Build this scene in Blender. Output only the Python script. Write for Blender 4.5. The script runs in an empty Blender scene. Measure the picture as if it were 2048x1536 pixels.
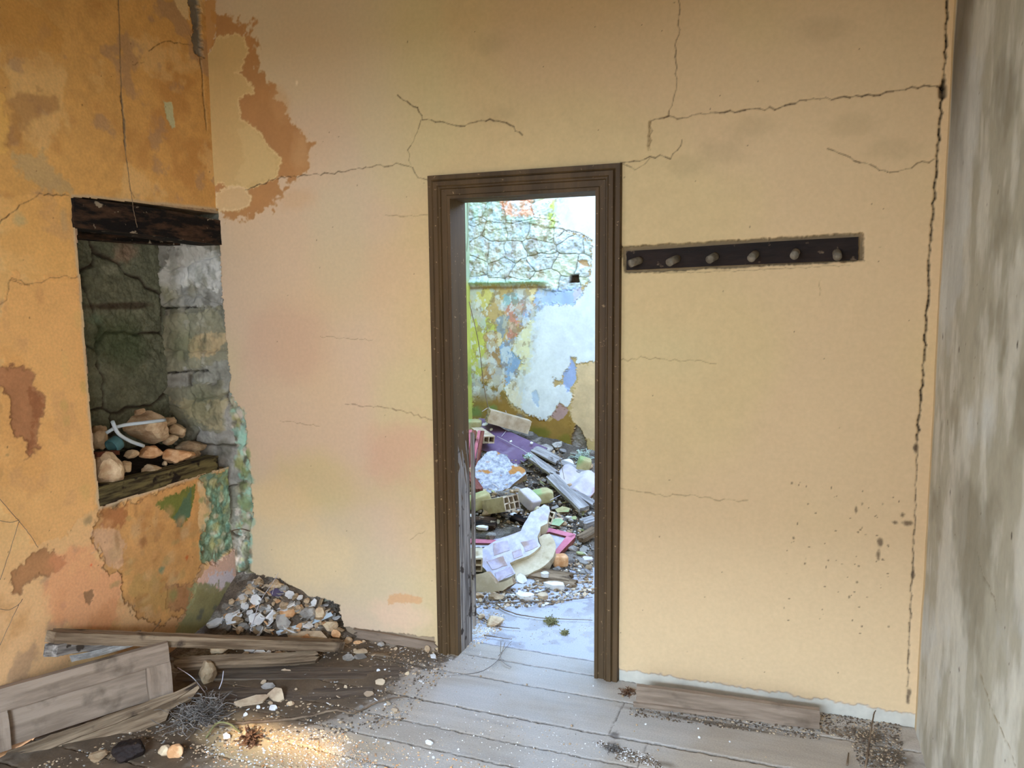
import bpy, math, random
import numpy as np
from mathutils import Vector, Matrix

S = bpy.context.scene
COL = S.collection
# ------------------------------------------------------------------ camera
F = 1538.0
RT = np.array([0.94028958, 0.34023508, -0.00977736])
UP = np.array([-0.0304904, 0.11280489, 0.99314923])
FW = np.array([-0.33900714, 0.93354976, -0.11644317])
CAM = np.array([0.0, 0.0, 1.707])
cd = bpy.data.cameras.new('camera'); cam = bpy.data.objects.new('camera', cd); COL.objects.link(cam)
cd.sensor_fit = 'HORIZONTAL'; cd.sensor_width = 36.0; cd.lens = 36.0 * F / 2048.0
cd.clip_start = 0.05; cd.clip_end = 200
cam.matrix_world = Matrix(((RT[0], UP[0], -FW[0], CAM[0]), (RT[1], UP[1], -FW[1], CAM[1]), (RT[2], UP[2], -FW[2], CAM[2]), (0, 0, 0, 1)))
S.camera = cam
# ------------------------------------------------------------------ view, sky, sun, openings
S.view_settings.view_transform = 'Standard'; S.view_settings.look = 'None'
S.view_settings.exposure = -0.36; S.view_settings.gamma = 1.0; S.view_settings.use_curve_mapping = False
w = bpy.data.worlds.new('sky'); S.world = w; w.use_nodes = True
nt = w.node_tree; bg = nt.nodes['Background']
tc = nt.nodes.new('ShaderNodeTexCoord'); sx = nt.nodes.new('ShaderNodeSeparateXYZ'); cr = nt.nodes.new('ShaderNodeValToRGB')
nt.links.new(tc.outputs['Generated'], sx.inputs[0]); nt.links.new(sx.outputs['Z'], cr.inputs[0]); nt.links.new(cr.outputs[0], bg.inputs['Color'])
cr.color_ramp.elements[0].position = 0.0; cr.color_ramp.elements[0].color = (0.68, 0.82, 1.0, 1)
cr.color_ramp.elements[1].position = 0.7; cr.color_ramp.elements[1].color = (0.37, 0.59, 1.0, 1)
bg.inputs['Strength'].default_value = 10.6

def area(name, loc, target, sx_, sy_, power, color):
    l = bpy.data.lights.new(name, 'AREA'); l.shape = 'RECTANGLE'; l.size = sx_; l.size_y = sy_; l.energy = power; l.color = color
    o = bpy.data.objects.new(name, l); COL.objects.link(o); o.location = loc
    o.rotation_euler = (Vector(target) - Vector(loc)).to_track_quat('-Z', 'Y').to_euler()
    return o
# warm light thrown up from the sunlit yard, and the sky above it, both through the entrance behind the camera
area('yard_bounce_light', (-0.8, -1.25, 1.0), (-0.8, 3.2, 1.2), 1.3, 1.9, 2, (1.0, 0.88, 0.72))
area('entrance_sky_light', (-0.9, -3.6, 3.25), (-0.7, 2.0, 0.4), 3.0, 1.1, 2300, (0.56, 0.76, 1.0))
area('side_window_light', (-2.66, 0.1, 1.9), (0.5, 2.3, 0.45), 0.9, 0.9, 30, (0.76, 0.86, 1.0)).data.spread = 1.5
area('right_fill_light', (0.44, -0.45, 1.55), (-2.45, 3.2, 1.25), 0.7, 1.0, 10, (1.0, 0.96, 0.92)).data.spread = 0.9  # unseen lamp added to brighten the left of the back wall; no window there
sd = bpy.data.lights.new('sun', 'SUN'); sd.energy = 9.0; sd.angle = math.radians(1.2); sd.color = (1.0, 0.82, 0.58)
sun = bpy.data.objects.new('sun', sd); COL.objects.link(sun)
SUN_DIR = Vector((-0.10, 1.0, -0.72)).normalized()      # the way the sunlight travels
sun.rotation_euler = SUN_DIR.to_track_quat('-Z', 'Y').to_euler()

# ------------------------------------------------------------------ measuring helpers
XL, XR, YB, YF, XFL = -2.734, 0.505, 3.2, 6.2, -2.63
def ray(px, py):
    d = FW * F + RT * (px - 1024.0) - UP * (py - 768.0)
    return d / np.linalg.norm(d)
def hit(px, py, ax, val):
    d = ray(px, py); return CAM + d * (val - CAM[ax]) / d[ax]
def lin(r, g, b):
    return tuple(((c / 255.0) / 12.92 if c / 255.0 <= 0.04045 else ((c / 255.0 + 0.055) / 1.055) ** 2.4) for c in (r, g, b))
def ZP(pts, ox, oy, s):
    return [(ox + x / s, oy + y / s) for x, y in pts]
def near_heap(x, y):
    """height of the heap of fallen plaster in the left corner of the room"""
    a = np.clip((y - 2.86) / 0.42, 0, 1); a = a * a * (3 - 2 * a)
    b = np.clip((-1.98 - x) / 0.42, 0, 1); b = b * b * (3 - 2 * b)
    c = np.clip((y - 2.3) / 0.5, 0, 1) * np.clip((-2.35 - x) / 0.35, 0, 1)
    return 0.255 * a * b + 0.035 * c * (1 - a * b)
def far_mound(x, y):
    yf = 4.0 + 0.42 * np.clip((x + 1.75) / 0.6, 0, 1.2)
    t = np.clip((y - yf) / (6.2 - yf), 0, 1)
    h = 0.60 - 0.20 * np.clip((x + 2.5) / 1.0, 0, 1.5)
    return h * (0.25 * t + 0.75 * t * t * (3 - 2 * t))
def ground(x, y):
    return np.where(np.asarray(y) > 3.45, far_mound(x, y), near_heap(x, y))
def _cl(t): return 0.0 if t < 0 else 1.0 if t > 1 else t
def gz(x, y):
    """the same ground height, for single points"""
    if y > 3.45:
        yf = 4.0 + 0.42 * min(max((x + 1.75) / 0.6, 0), 1.2); t = _cl((y - yf) / (6.2 - yf)); h = 0.60 - 0.20 * min(max((x + 2.5) / 1.0, 0), 1.5)
        return h * (0.25 * t + 0.75 * t * t * (3 - 2 * t))
    a = _cl((y - 2.86) / 0.42); a = a * a * (3 - 2 * a); b = _cl((-1.98 - x) / 0.42); b = b * b * (3 - 2 * b)
    return 0.255 * a * b + 0.035 * _cl((y - 2.3) / 0.5) * _cl((-2.35 - x) / 0.35) * (1 - a * b)
def G(px, py, lift=0.0):
    a, b = px - 1024.0, py - 768.0; dx, dy, dz = [float(FW[k] * F + RT[k] * a - UP[k] * b) / F for k in range(3)]
    f = lambda t: 1.707 + dz * t - gz(dx * t, dy * t) - lift
    t = 1.2
    while t < 9 and f(t) > 0: t += 0.05
    lo, hi = t - 0.05, t
    for _ in range(12):
        m = (lo + hi) / 2
        if f(m) > 0: lo = m
        else: hi = m
    return np.array((dx * hi, dy * hi, 1.707 + dz * hi))

# ------------------------------------------------------------------ noise
_rs = np.random.RandomState(7); _T = _rs.rand(256, 256).astype(np.float32)
def vn(u, v, seed=0):
    u = u + seed * 17.31; v = v + seed * 9.73
    iu = np.floor(u).astype(np.int64); iv = np.floor(v).astype(np.int64)
    fu = u - iu; fv = v - iv; fu = fu * fu * (3 - 2 * fu); fv = fv * fv * (3 - 2 * fv)
    a = _T[iu & 255, iv & 255]; b = _T[(iu + 1) & 255, iv & 255]; c = _T[iu & 255, (iv + 1) & 255]; d = _T[(iu + 1) & 255, (iv + 1) & 255]
    return (a * (1 - fu) + b * fu) * (1 - fv) + (c * (1 - fu) + d * fu) * fv
def fbm(u, v, scale, octs=4, seed=0, gain=0.55):
    s = 0; a = 1; n = 0; f = scale
    for k in range(octs):
        s = s + a * vn(u * f, v * f, seed + k * 3); n += a; a *= gain; f *= 2.03
    return s / n - 0.5
def sstep(a, b, x):
    t = np.clip((x - a) / (b - a), 0, 1); return t * t * (3 - 2 * t)

# ------------------------------------------------------------------ a wall as a relief with pigment
class Relief:
    def __init__(s, ax, val, u0, u1, v0, v1, step, sign):
        """ax: axis of the plane's normal; u, v the other two axes in order; sign: which way the surface faces"""
        s.ax, s.val, s.sign = ax, val, sign
        s.au, s.av = [a for a in (0, 1, 2) if a != ax]
        s.us = np.arange(u0, u1 + step * 0.5, step); s.vs = np.arange(v0, v1 + step * 0.5, step)
        s.U, s.V = np.meshgrid(s.us, s.vs); s.h = np.zeros_like(s.U); s.c = np.zeros(s.U.shape + (3,)); s.step = step
        s.cut = np.zeros(s.U.shape, bool)
    def uv(s, pts):
        o = []
        for p in pts:
            q = hit(p[0], p[1], s.ax, s.val); o.append((q[s.au], q[s.av]))
        return np.array(o)
    def win(s, P, m):
        i0, i1 = np.searchsorted(s.us, [P[:, 0].min() - m, P[:, 0].max() + m]); j0, j1 = np.searchsorted(s.vs, [P[:, 1].min() - m, P[:, 1].max() + m])
        return slice(j0, j1), slice(i0, i1)
    def sdf(s, P, sl):
        """signed distance, positive inside"""
        U, V = s.U[sl], s.V[sl]; best = np.full(U.shape, 1e9); ins = np.zeros(U.shape, bool)
        n = len(P)
        for k in range(n):
            a, b = P[k], P[(k + 1) % n]; e = b - a; L = max(e @ e, 1e-12)
            t = np.clip(((U - a[0]) * e[0] + (V - a[1]) * e[1]) / L, 0, 1)
            best = np.minimum(best, (U - a[0] - t * e[0]) ** 2 + (V - a[1] - t * e[1]) ** 2)
            if a[1] != b[1]:
                c = ((a[1] > V) != (b[1] > V)) & (U < (b[0] - a[0]) * (V - a[1]) / (b[1] - a[1]) + a[0]); ins ^= c
        d = np.sqrt(best); return np.where(ins, d, -d)
    def poly(s, pts, color=None, dh=0.0, soft=0.004, rag=0.008, rs=40, alpha=1.0, seed=1, mott=0.0, px=True, lip=None):
        P = s.uv(pts) if px else np.array(pts, float); m = rag * 3 + soft + 0.02
        sl = s.win(P, m)
        if s.U[sl].size == 0: return None
        d = s.sdf(P, sl) + rag * 3.6 * fbm(s.U[sl], s.V[sl], rs, 4, seed) + rag * 3.2 * fbm(s.U[sl], s.V[sl], rs * 4, 3, seed + 7)
        k = sstep(-soft, soft, d)
        if color is not None:
            col = np.array(lin(*color)) * (1 + (mott * 2 * fbm(s.U[sl], s.V[sl], 14, 4, seed + 5))[..., None] if mott else 1)
            a = (k * alpha)[..., None]; s.c[sl] = s.c[sl] * (1 - a) + col * a
        if lip is not None:
            e = np.exp(-((d) / 0.005) ** 2)[..., None] * 0.8; s.c[sl] = s.c[sl] * (1 - e) + np.array(lin(*lip)) * e
        if dh: s.h[sl] += dh * sstep(-0.003, 0.003, d)
        return sl, k
    def crack(s, pts, wd=0.0025, depth=0.006, color=(84, 62, 42), rag=0.012, seed=3, px=True, lift=0.0, alpha=0.95):
        P = s.uv(pts) if px else np.array(pts, float); rnd = random.Random(seed)
        Q = [P[0]]
        for a, b in zip(P[:-1], P[1:]):
            n = max(1, int(np.linalg.norm(b - a) / 0.018))
            for k in range(1, n + 1):
                t = k / n; e = b - a; q = a + e * t + np.array([-e[1], e[0]]) / (np.linalg.norm(e) + 1e-9) * (rnd.uniform(-1, 1) * rag * 0.55 if k < n else 0)
                Q.append(q)
        for i, (a, b) in enumerate(zip(Q[:-1], Q[1:])):
            ww = wd * rnd.uniform(0.35, 1.35); sl = s.win(np.array([a, b]), 0.03)
            U, V = s.U[sl], s.V[sl]
            if U.size == 0: continue
            e = b - a; L = max(e @ e, 1e-12); t = np.clip(((U - a[0]) * e[0] + (V - a[1]) * e[1]) / L, 0, 1)
            du, dv = U - a[0] - t * e[0], V - a[1] - t * e[1]; d = np.sqrt(du * du + dv * dv)
            k = (1 - sstep(ww * 0.4, ww + 0.0024, d)) * min(1.0, 0.45 + ww / 0.004) * (0.45 + 0.55 * rnd.random() ** 0.5)
            s.h[sl] = np.minimum(s.h[sl], s.h[sl] * 0 + s.h[sl] - depth * k * 0.6)
            if lift: s.h[sl] += lift * 0.3 * np.exp(-(d / 0.02) ** 2)
            s.c[sl] = s.c[sl] * (1 - (k * alpha)[..., None]) + np.array(lin(*color)) * (k * alpha)[..., None]
    def blob(s, p, r, color, alpha=0.6, px=True, rag=0.5, seed=1, rv=None):
        P = s.uv([p])[0] if px else np.array(p); rv = rv or r; sl = s.win(np.array([P]), max(r, rv) * 2.2)
        U, V = s.U[sl], s.V[sl]
        if U.size == 0: return
        d = np.sqrt(((U - P[0]) / r) ** 2 + ((V - P[1]) / rv) ** 2) + rag * 2 * fbm(U, V, 1.6 / max(r, rv), 4, seed)
        k = ((1 - sstep(0.35, 1.25, d)) * alpha)[..., None]; s.c[sl] = s.c[sl] * (1 - k) + np.array(lin(*color)) * k
    def specks(s, n, seed, color=(80, 60, 42), r=(0.002, 0.005), box=None):
        rnd = random.Random(seed); u0, u1, v0, v1 = box or (s.us[0], s.us[-1], s.vs[0], s.vs[-1])
        for i in range(n): s.blob((rnd.uniform(u0, u1), rnd.uniform(v0, v1)), rnd.uniform(*r), color, 0.85, px=False, rag=0.3, seed=i, rv=rnd.uniform(*r) * rnd.uniform(.7, 1.6))
    def stones(s, sl, k, size, seed, cols, mort, dh=0.02, asp=1.0, gap=0.10, rough=0.01):
        """squared rubble masonry: cells, joints, rough faces"""
        U, V = s.U[sl] * asp / size, s.V[sl] / size
        U = U + 0.5 * fbm(s.U[sl], s.V[sl], 6, 3, seed); V = V + 0.4 * fbm(s.U[sl], s.V[sl], 6, 3, seed + 9)
        iu, iv = np.floor(U).astype(int), np.floor(V).astype(int); f1 = np.full(U.shape, 9.0); f2 = f1.copy(); idc = np.zeros(U.shape, int)
        for a in (-1, 0, 1):
            for b in (-1, 0, 1):
                cu, cv = iu + a, iv + b; hh = (cu * 73 + cv * 151 + seed * 31) & 255; h2 = (cu * 37 + cv * 91 + seed * 13) & 255
                d = np.hypot(U - cu - 0.2 - 0.6 * _T[hh, h2], V - cv - 0.2 - 0.6 * _T[h2, hh])
                nw = d < f1; f2 = np.where(nw, f1, np.minimum(f2, d)); idc = np.where(nw, (hh * 7 + h2) % len(cols), idc); f1 = np.where(nw, d, f1)
        e = f2 - f1; j = sstep(0.0, gap * 2, e); pal = np.array([lin(*c) for c in cols]); cc = pal[idc]
        n = fbm(s.U[sl], s.V[sl], 22, 5, seed + 2)
        cc = cc * (1 + 0.9 * n)[..., None]; jc = j[..., None]; cc = cc * jc + np.array(lin(*mort)) * (1 - jc)
        a = k[..., None]; s.c[sl] = s.c[sl] * (1 - a) + np.clip(cc, 0, 1) * a
        s.h[sl] += k * (dh * (j - 1) + rough * 2.2 * fbm(s.U[sl], s.V[sl], 16, 5, seed + 4, 0.65) + 0.006 * (_T[idc & 255, 5]))
    def build(s, name, mat, kind='structure'):
        nv, nu = s.U.shape; co = np.zeros((nv * nu, 3)); co[:, s.au] = s.U.ravel(); co[:, s.av] = s.V.ravel(); co[:, s.ax] = s.val + s.sign * s.h.ravel()
        idx = np.arange(nv * nu).reshape(nv, nu)
        q = np.stack([idx[:-1, :-1], idx[:-1, 1:], idx[1:, 1:], idx[1:, :-1]], -1)
        cutq = s.cut[:-1, :-1] | s.cut[1:, 1:] | s.cut[:-1, 1:] | s.cut[1:, :-1]
        q = q[~cutq]
        flip = (s.sign > 0) == (s.ax == 1)
        if flip: q = q[:, ::-1]
        me = bpy.data.meshes.new(name); me.vertices.add(len(co)); me.vertices.foreach_set('co', co.ravel().astype(np.float32))
        me.loops.add(q.size); me.loops.foreach_set('vertex_index', q.ravel().astype(np.int32)); me.polygons.add(len(q))
        me.polygons.foreach_set('loop_start', np.arange(0, q.size, 4, dtype=np.int32))
        me.polygons.foreach_set('use_smooth', np.ones(len(q), bool)); me.update(calc_edges=True)
        at = me.color_attributes.new('Pigment', 'FLOAT_COLOR', 'POINT'); cc = np.ones((len(co), 4), np.float32); cc[:, :3] = np.clip(s.c.reshape(-1, 3), 0.002, 0.95)
        at.data.foreach_set('color', cc.ravel()); me.materials.append(mat)
        o = bpy.data.objects.new(name, me); COL.objects.link(o); o['kind'] = kind; return o

# ------------------------------------------------------------------ materials
def nodes(name, rough):
    m = bpy.data.materials.new(name); m.use_nodes = True; n = m.node_tree; b = n.nodes['Principled BSDF']
    b.inputs['Roughness'].default_value = rough; b.inputs['Specular IOR Level'].default_value = 0.25
    return m, n, b
def m_pig(name, rough=0.85, scale=120, bump=0.12, var=0.12, dist=0.002):
    m, n, b = nodes(name, rough); at = n.nodes.new('ShaderNodeAttribute'); at.attribute_name = 'Pigment'
    tx = n.nodes.new('ShaderNodeTexCoord'); no = n.nodes.new('ShaderNodeTexNoise'); no.inputs['Scale'].default_value = scale; no.inputs['Detail'].default_value = 6
    n.links.new(tx.outputs['Object'], no.inputs['Vector'])
    mr = n.nodes.new('ShaderNodeMapRange'); mr.inputs['From Min'].default_value = 0.25; mr.inputs['From Max'].default_value = 0.75; mr.inputs['To Min'].default_value = 1 - var; mr.inputs['To Max'].default_value = 1 + var
    n.links.new(no.outputs['Fac'], mr.inputs['Value']); hs = n.nodes.new('ShaderNodeVectorMath'); hs.operation = 'SCALE'
    n.links.new(at.outputs['Color'], hs.inputs[0]); n.links.new(mr.outputs[0], hs.inputs['Scale']); n.links.new(hs.outputs[0], b.inputs['Base Color'])
    bp = n.nodes.new('ShaderNodeBump'); bp.inputs['Strength'].default_value = bump; bp.inputs['Distance'].default_value = dist
    n.links.new(no.outputs['Fac'], bp.inputs['Height']); n.links.new(bp.outputs[0], b.inputs['Normal']); return m
def m_mix(name, c1, c2, scale=(8, 8, 8), rough=0.85, lo=0.4, hi=0.6, bump=0.5, dist=0.004, c3=None, s3=3.0, t3=(0.5, 0.6), rnd=0.0):
    m, n, b = nodes(name, rough); tx = n.nodes.new('ShaderNodeTexCoord'); mp = n.nodes.new('ShaderNodeMapping'); mp.inputs['Scale'].default_value = scale
    oi = n.nodes.new('ShaderNodeObjectInfo'); ad = n.nodes.new('ShaderNodeVectorMath'); ad.operation = 'ADD'
    n.links.new(tx.outputs['Object'], ad.inputs[0]); n.links.new(oi.outputs['Random'], ad.inputs[1]); n.links.new(ad.outputs[0], mp.inputs['Vector'])
    no = n.nodes.new('ShaderNodeTexNoise'); no.inputs['Scale'].default_value = 1.0; no.inputs['Detail'].default_value = 7; no.inputs['Roughness'].default_value = 0.62
    n.links.new(mp.outputs[0], no.inputs['Vector']); r = n.nodes.new('ShaderNodeValToRGB'); n.links.new(no.outputs['Fac'], r.inputs[0])
    r.color_ramp.elements[0].position = lo; r.color_ramp.elements[0].color = (*lin(*c1), 1); r.color_ramp.elements[1].position = hi; r.color_ramp.elements[1].color = (*lin(*c2), 1)
    out = r.outputs[0]
    if c3:
        n3 = n.nodes.new('ShaderNodeTexNoise'); n3.inputs['Scale'].default_value = s3; n3.inputs['Detail'].default_value = 6; n.links.new(ad.outputs[0], n3.inputs['Vector'])
        mr = n.nodes.new('ShaderNodeMapRange'); mr.inputs['From Min'].default_value = t3[0]; mr.inputs['From Max'].default_value = t3[1]; n.links.new(n3.outputs['Fac'], mr.inputs['Value'])
        mx = n.nodes.new('ShaderNodeMix'); mx.data_type = 'RGBA'; n.links.new(mr.outputs[0], mx.inputs['Factor']); n.links.new(out, mx.inputs['A']); mx.inputs['B'].default_value = (*lin(*c3), 1); out = mx.outputs['Result']
    if rnd:
        mr = n.nodes.new('ShaderNodeMapRange'); mr.inputs['To Min'].default_value = 1 - rnd; mr.inputs['To Max'].default_value = 1 + rnd; n.links.new(oi.outputs['Random'], mr.inputs['Value'])
        vm = n.nodes.new('ShaderNodeVectorMath'); vm.operation = 'SCALE'; n.links.new(out, vm.inputs[0]); n.links.new(mr.outputs[0], vm.inputs['Scale']); out = vm.outputs[0]
    n.links.new(out, b.inputs['Base Color'])
    bp = n.nodes.new('ShaderNodeBump'); bp.inputs['Strength'].default_value = bump; bp.inputs['Distance'].default_value = dist
    n.links.new(no.outputs['Fac'], bp.inputs['Height']); n.links.new(bp.outputs[0], b.inputs['Normal']); return m
M = {}
M['plaster'] = m_pig('painted plaster', 0.85, 60, 0.10, 0.045); M['paint'] = m_pig('peeling paint', 0.8, 90, 0.35, 0.10); M['stone'] = m_pig('rubble masonry', 0.92, 70, 0.8, 0.25, 0.006)
M['boards'] = m_pig('dusty floorboards', 0.6, 150, 0.3, 0.14)
M['dirt'] = m_pig('rubble dirt', 0.95, 90, 1.0, 0.4, 0.01)
M['plain'] = m_mix('plain plaster', (196, 170, 128), (205, 182, 142))
M['sandy'] = m_mix('sunlit yard earth', (190, 165, 120), (205, 182, 142), (1, 1, 1))
M['brown'] = m_mix('brown painted frame wood', (68, 50, 29), (92, 69, 42), (14, 14, 1.2), 0.6, 0.35, 0.65, 0.3, 0.002, (150, 122, 88), 60, (0.66, 0.72))
M['greywood'] = m_mix('weathered grey wood', (96, 86, 78), (160, 148, 136), (3, 60, 60), 0.8, 0.4, 0.6, 0.9, 0.004, (60, 48, 38), 14, (0.6, 0.64))
M['black'] = m_mix('blackened wood', (24, 15, 11), (42, 28, 21), (5, 30, 30), 0.75, 0.35, 0.65, 0.7, 0.003, (112, 92, 72), 26, (0.66, 0.72))
M['peg'] = m_mix('grey peg wood', (104, 94, 80), (132, 120, 104), (40, 40, 40))
M['lintel'] = m_mix('charred timber', (16, 10, 8), (88, 62, 42), (6, 24, 24), 0.95, 0.46, 0.72, 1.0, 0.014, (150, 134, 112), 22, (0.63, 0.68))
M['sill'] = m_mix('mossy rotten timber', (52, 42, 26), (108, 96, 60), (5, 40, 40), 0.95, 0.4, 0.6, 1.0, 0.008, (34, 24, 16), 14, (0.55, 0.62))
M['lime'] = m_mix('cream limestone', (176, 142, 108), (216, 190, 154), (14, 14, 14), 0.9, 0.4, 0.6, 0.6, 0.006, (150, 112, 80), 7, (0.55, 0.68), 0.12)
M['lime2'] = m_mix('tan stone', (146, 118, 88), (186, 160, 126), (14, 14, 14), 0.9, 0.4, 0.6, 0.6, 0.006, None, rnd=0.15)
M['orange'] = m_mix('orange plaster lump', (196, 140, 92), (226, 180, 134), (20, 20, 20), 0.9, 0.4, 0.6, 0.6, 0.004)
M['shard'] = m_mix('white plaster fragment', (206, 200, 196), (232, 228, 222), (14, 14, 14), 0.85, 0.4, 0.6, 0.3, 0.002, (176, 152, 124), 12, (0.6, 0.7), 0.10)
M['shardb'] = m_mix('beige plaster fragment', (176, 150, 122), (206, 182, 150), (14, 14, 14), 0.85, 0.4, 0.6, 0.4, 0.002, (136, 108, 82), 12, (0.6, 0.7), 0.15)
M['shardg'] = m_mix('grey mortar fragment', (128, 120, 112), (170, 162, 152), (20, 20, 20), 0.9, 0.4, 0.6, 0.6, 0.003, None, rnd=0.2)
M['shardp'] = m_mix('purple painted fragment', (74, 62, 84), (92, 80, 104), (14, 14, 14))
M['pipe'] = m_mix('white plastic', (196, 208, 218), (212, 222, 230), (4, 4, 4), 0.35, bump=0.05)
M['teal'] = m_mix('teal plastic', (58, 96, 100), (72, 112, 116), (10, 10, 10), 0.5, bump=0.1)
M['rust'] = m_mix('rusty brown metal', (70, 36, 24), (96, 52, 34), (20, 20, 20))
M['doorwood'] = m_mix('grey brown door wood', (122, 102, 84), (150, 128, 108), (3, 26, 26), 0.75, 0.4, 0.6, 0.3, 0.002, (92, 76, 60), 9, (0.58, 0.75))
M['oldwood'] = m_mix('old brown board', (92, 72, 52), (146, 122, 96), (2.5, 40, 40), 0.85, 0.4, 0.6, 0.9, 0.005, (52, 38, 28), 9, (0.6, 0.7), 0.12)
M['greyboard'] = m_mix('grey weathered board', (124, 118, 116), (172, 166, 162), (2.5, 40, 40), 0.85, 0.4, 0.6, 0.7, 0.004, (72, 60, 54), 9, (0.62, 0.7), 0.12)
M['twig'] = m_mix('dry twig', (92, 74, 58), (132, 110, 88), (10, 10, 10)); M['twiggrey'] = m_mix('dry grey roots', (104, 94, 86), (150, 140, 130), (10, 10, 10))
M['thread'] = m_mix('dusty cobweb thread', (120, 98, 74), (140, 118, 92), (10, 10, 10))
M['wire'] = m_mix('pale wire', (190, 182, 186), (206, 198, 202), (10, 10, 10), 0.5)
M['cone'] = m_mix('dry brown leaf', (84, 56, 38), (120, 84, 58), (30, 30, 30))
M['purple'] = m_mix('purple board', (100, 76, 104), (116, 92, 118), (6, 6, 6), 0.55, 0.4, 0.6, 0.1, 0.001, (150, 138, 156), 5, (0.62, 0.8))
M['pink'] = m_mix('pink painted wood', (190, 104, 120), (206, 126, 140), (10, 10, 10), 0.6, 0.4, 0.6, 0.3, 0.002, (120, 62, 58), 10, (0.62, 0.7))
M['redwood'] = m_mix('dark red painted wood', (110, 56, 48), (140, 84, 72), (3, 40, 3), 0.7, 0.4, 0.6, 0.4, 0.003)
M['slabtop'] = m_mix('grey concrete with orange lichen', (140, 142, 156), (206, 206, 214), (34, 34, 34), 0.95, 0.34, 0.62, 1.0, 0.012, (188, 132, 76), 9, (0.56, 0.60))
M['cream'] = m_mix('cream clay brick', (186, 170, 140), (210, 196, 168), (10, 10, 10), 0.9, 0.4, 0.6, 0.6, 0.004, (150, 128, 96), 8, (0.58, 0.7))
M['chunktop'] = m_mix('dusty mortar face', (186, 182, 196), (210, 206, 216), (20, 20, 20), 0.92, 0.4, 0.6, 0.7, 0.005, (172, 150, 138), 6, (0.56, 0.68))
M['brickg'] = m_mix('mossy yellow brick', (166, 154, 108), (190, 178, 132), (10, 10, 10), 0.9, 0.4, 0.6, 0.5, 0.004, (148, 166, 112), 5, (0.46, 0.56))
M['mossy'] = m_mix('pale moss on brick', (146, 168, 124), (172, 190, 150), (16, 16, 16), 0.9)
M['brickb'] = m_mix('tan hollow brick', (172, 150, 122), (200, 182, 156), (10, 10, 10), 0.9, 0.4, 0.6, 0.5, 0.004, (150, 134, 120), 8, (0.55, 0.66))

M['tile'] = m_mix('pale roof tile', (180, 170, 174), (204, 194, 196), (8, 8, 8), 0.7, 0.4, 0.6, 0.4, 0.004, (190, 130, 120), 5, (0.6, 0.7))
M['moss'] = m_mix('pale green moss', (112, 140, 92), (160, 190, 140), (30, 30, 30)); M['whitemoss'] = m_mix('bleached dry tuft', (180, 196, 186), (206, 220, 206), (30, 30, 30))

M['stem'] = m_mix('wilted stem', (104, 98, 62), (140, 132, 88), (10, 10, 10)); M['darkboard'] = m_mix('earthy board', (82, 68, 56), (108, 92, 76), (2.5, 40, 40), 0.9, 0.4, 0.6, 0.9, 0.005)
M['ceilwood'] = m_mix('dark ceiling boards', (84, 70, 54), (104, 88, 70), (1, 20, 1))

M['chunkbrick'] = m_mix('mauve dusted brick', (178, 166, 182), (200, 190, 202), (20, 20, 20), 0.92, 0.4, 0.6, 0.7, 0.004, (168, 144, 134), 9, (0.5, 0.64))

M['greyplaster'] = m_mix('grey limewash', (150, 144, 128), (198, 192, 178), (2.5, 5, 0.9))
# ================================================================== STRUCTURE
def raw(name, verts, faces, mat, smooth=False, kind=None, loc=None):
    me = bpy.data.meshes.new(name); me.from_pydata([tuple(map(float, v)) for v in verts], [], faces)
    if isinstance(mat, (list, tuple)):
        for m_ in mat: me.materials.append(m_)
    else: me.materials.append(mat)
    if smooth:
        for p in me.polygons: p.use_smooth = True
    me.update(); o = bpy.data.objects.new(name, me); COL.objects.link(o)
    if loc is not None: o.location = loc
    if kind: o['kind'] = kind
    return o
def boxes(name, bs, mat, kind=None):
    V, Fc = [], []
    for (x0, x1, y0, y1, z0, z1) in bs:
        n = len(V); V += [(x0, y0, z0), (x1, y0, z0), (x1, y1, z0), (x0, y1, z0), (x0, y0, z1), (x1, y0, z1), (x1, y1, z1), (x0, y1, z1)]
        Fc += [tuple(n + i for i in f) for f in ((0, 3, 2, 1), (4, 5, 6, 7), (0, 1, 5, 4), (1, 2, 6, 5), (2, 3, 7, 6), (3, 0, 4, 7))]
    return raw(name, V, Fc, mat, kind=kind)
DX0, DX1, DZ = -1.44, -0.779, 2.128      # the clear opening of the doorway
# ---------------- back wall
W = Relief(1, YB, -3.22, XR + 0.03, -0.05, 3.3, 0.004, -1)
n1 = fbm(W.U, W.V, 1.1, 4, 1); n2 = fbm(W.U, W.V, 0.8, 3, 12); n3 = fbm(W.U, W.V, 30, 4, 5)
W.c[:] = lin(212, 182, 134); W.c *= (1 + 0.10 * n3 + 0.12 * n1)[..., None]
def tint(Wx, k, color, a):
    k = (np.clip(k, 0, 1) * a)[..., None]; Wx.c[:] = Wx.c * (1 - k) + np.array(lin(*color)) * k
tint(W, sstep(-1.5, -1.9, W.U + 0.3 * n1) * (0.65 + 1.2 * n2), (212, 182, 162), 0.9)     # pinkish cast of the light left of the door, put into the wall colour
tint(W, sstep(0.02, 0.16, n2), (206, 188, 140), 0.5); tint(W, sstep(-0.02, -0.14, n2), (214, 178, 140), 0.5)
W.h += 0.010 * fbm(W.U, W.V, 2.2, 3, 20) + 0.0015 * fbm(W.U, W.V, 16, 4, 21)
B = lambda p, r, c, a=0.5, rv=None, sd_=1: W.blob(p, r, c, a, rag=0.5, seed=sd_, rv=rv)
B((640, 120), 0.30, (206, 176, 140), 0.5, 0.5); B((560, 690), 0.30, (204, 166, 140), 0.55, 0.25); B((640, 960), 0.34, (206, 184, 124), 0.5, 0.16, 4); B((800, 900), 0.2, (210, 162, 136), 0.6, 0.18, 5)
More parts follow.
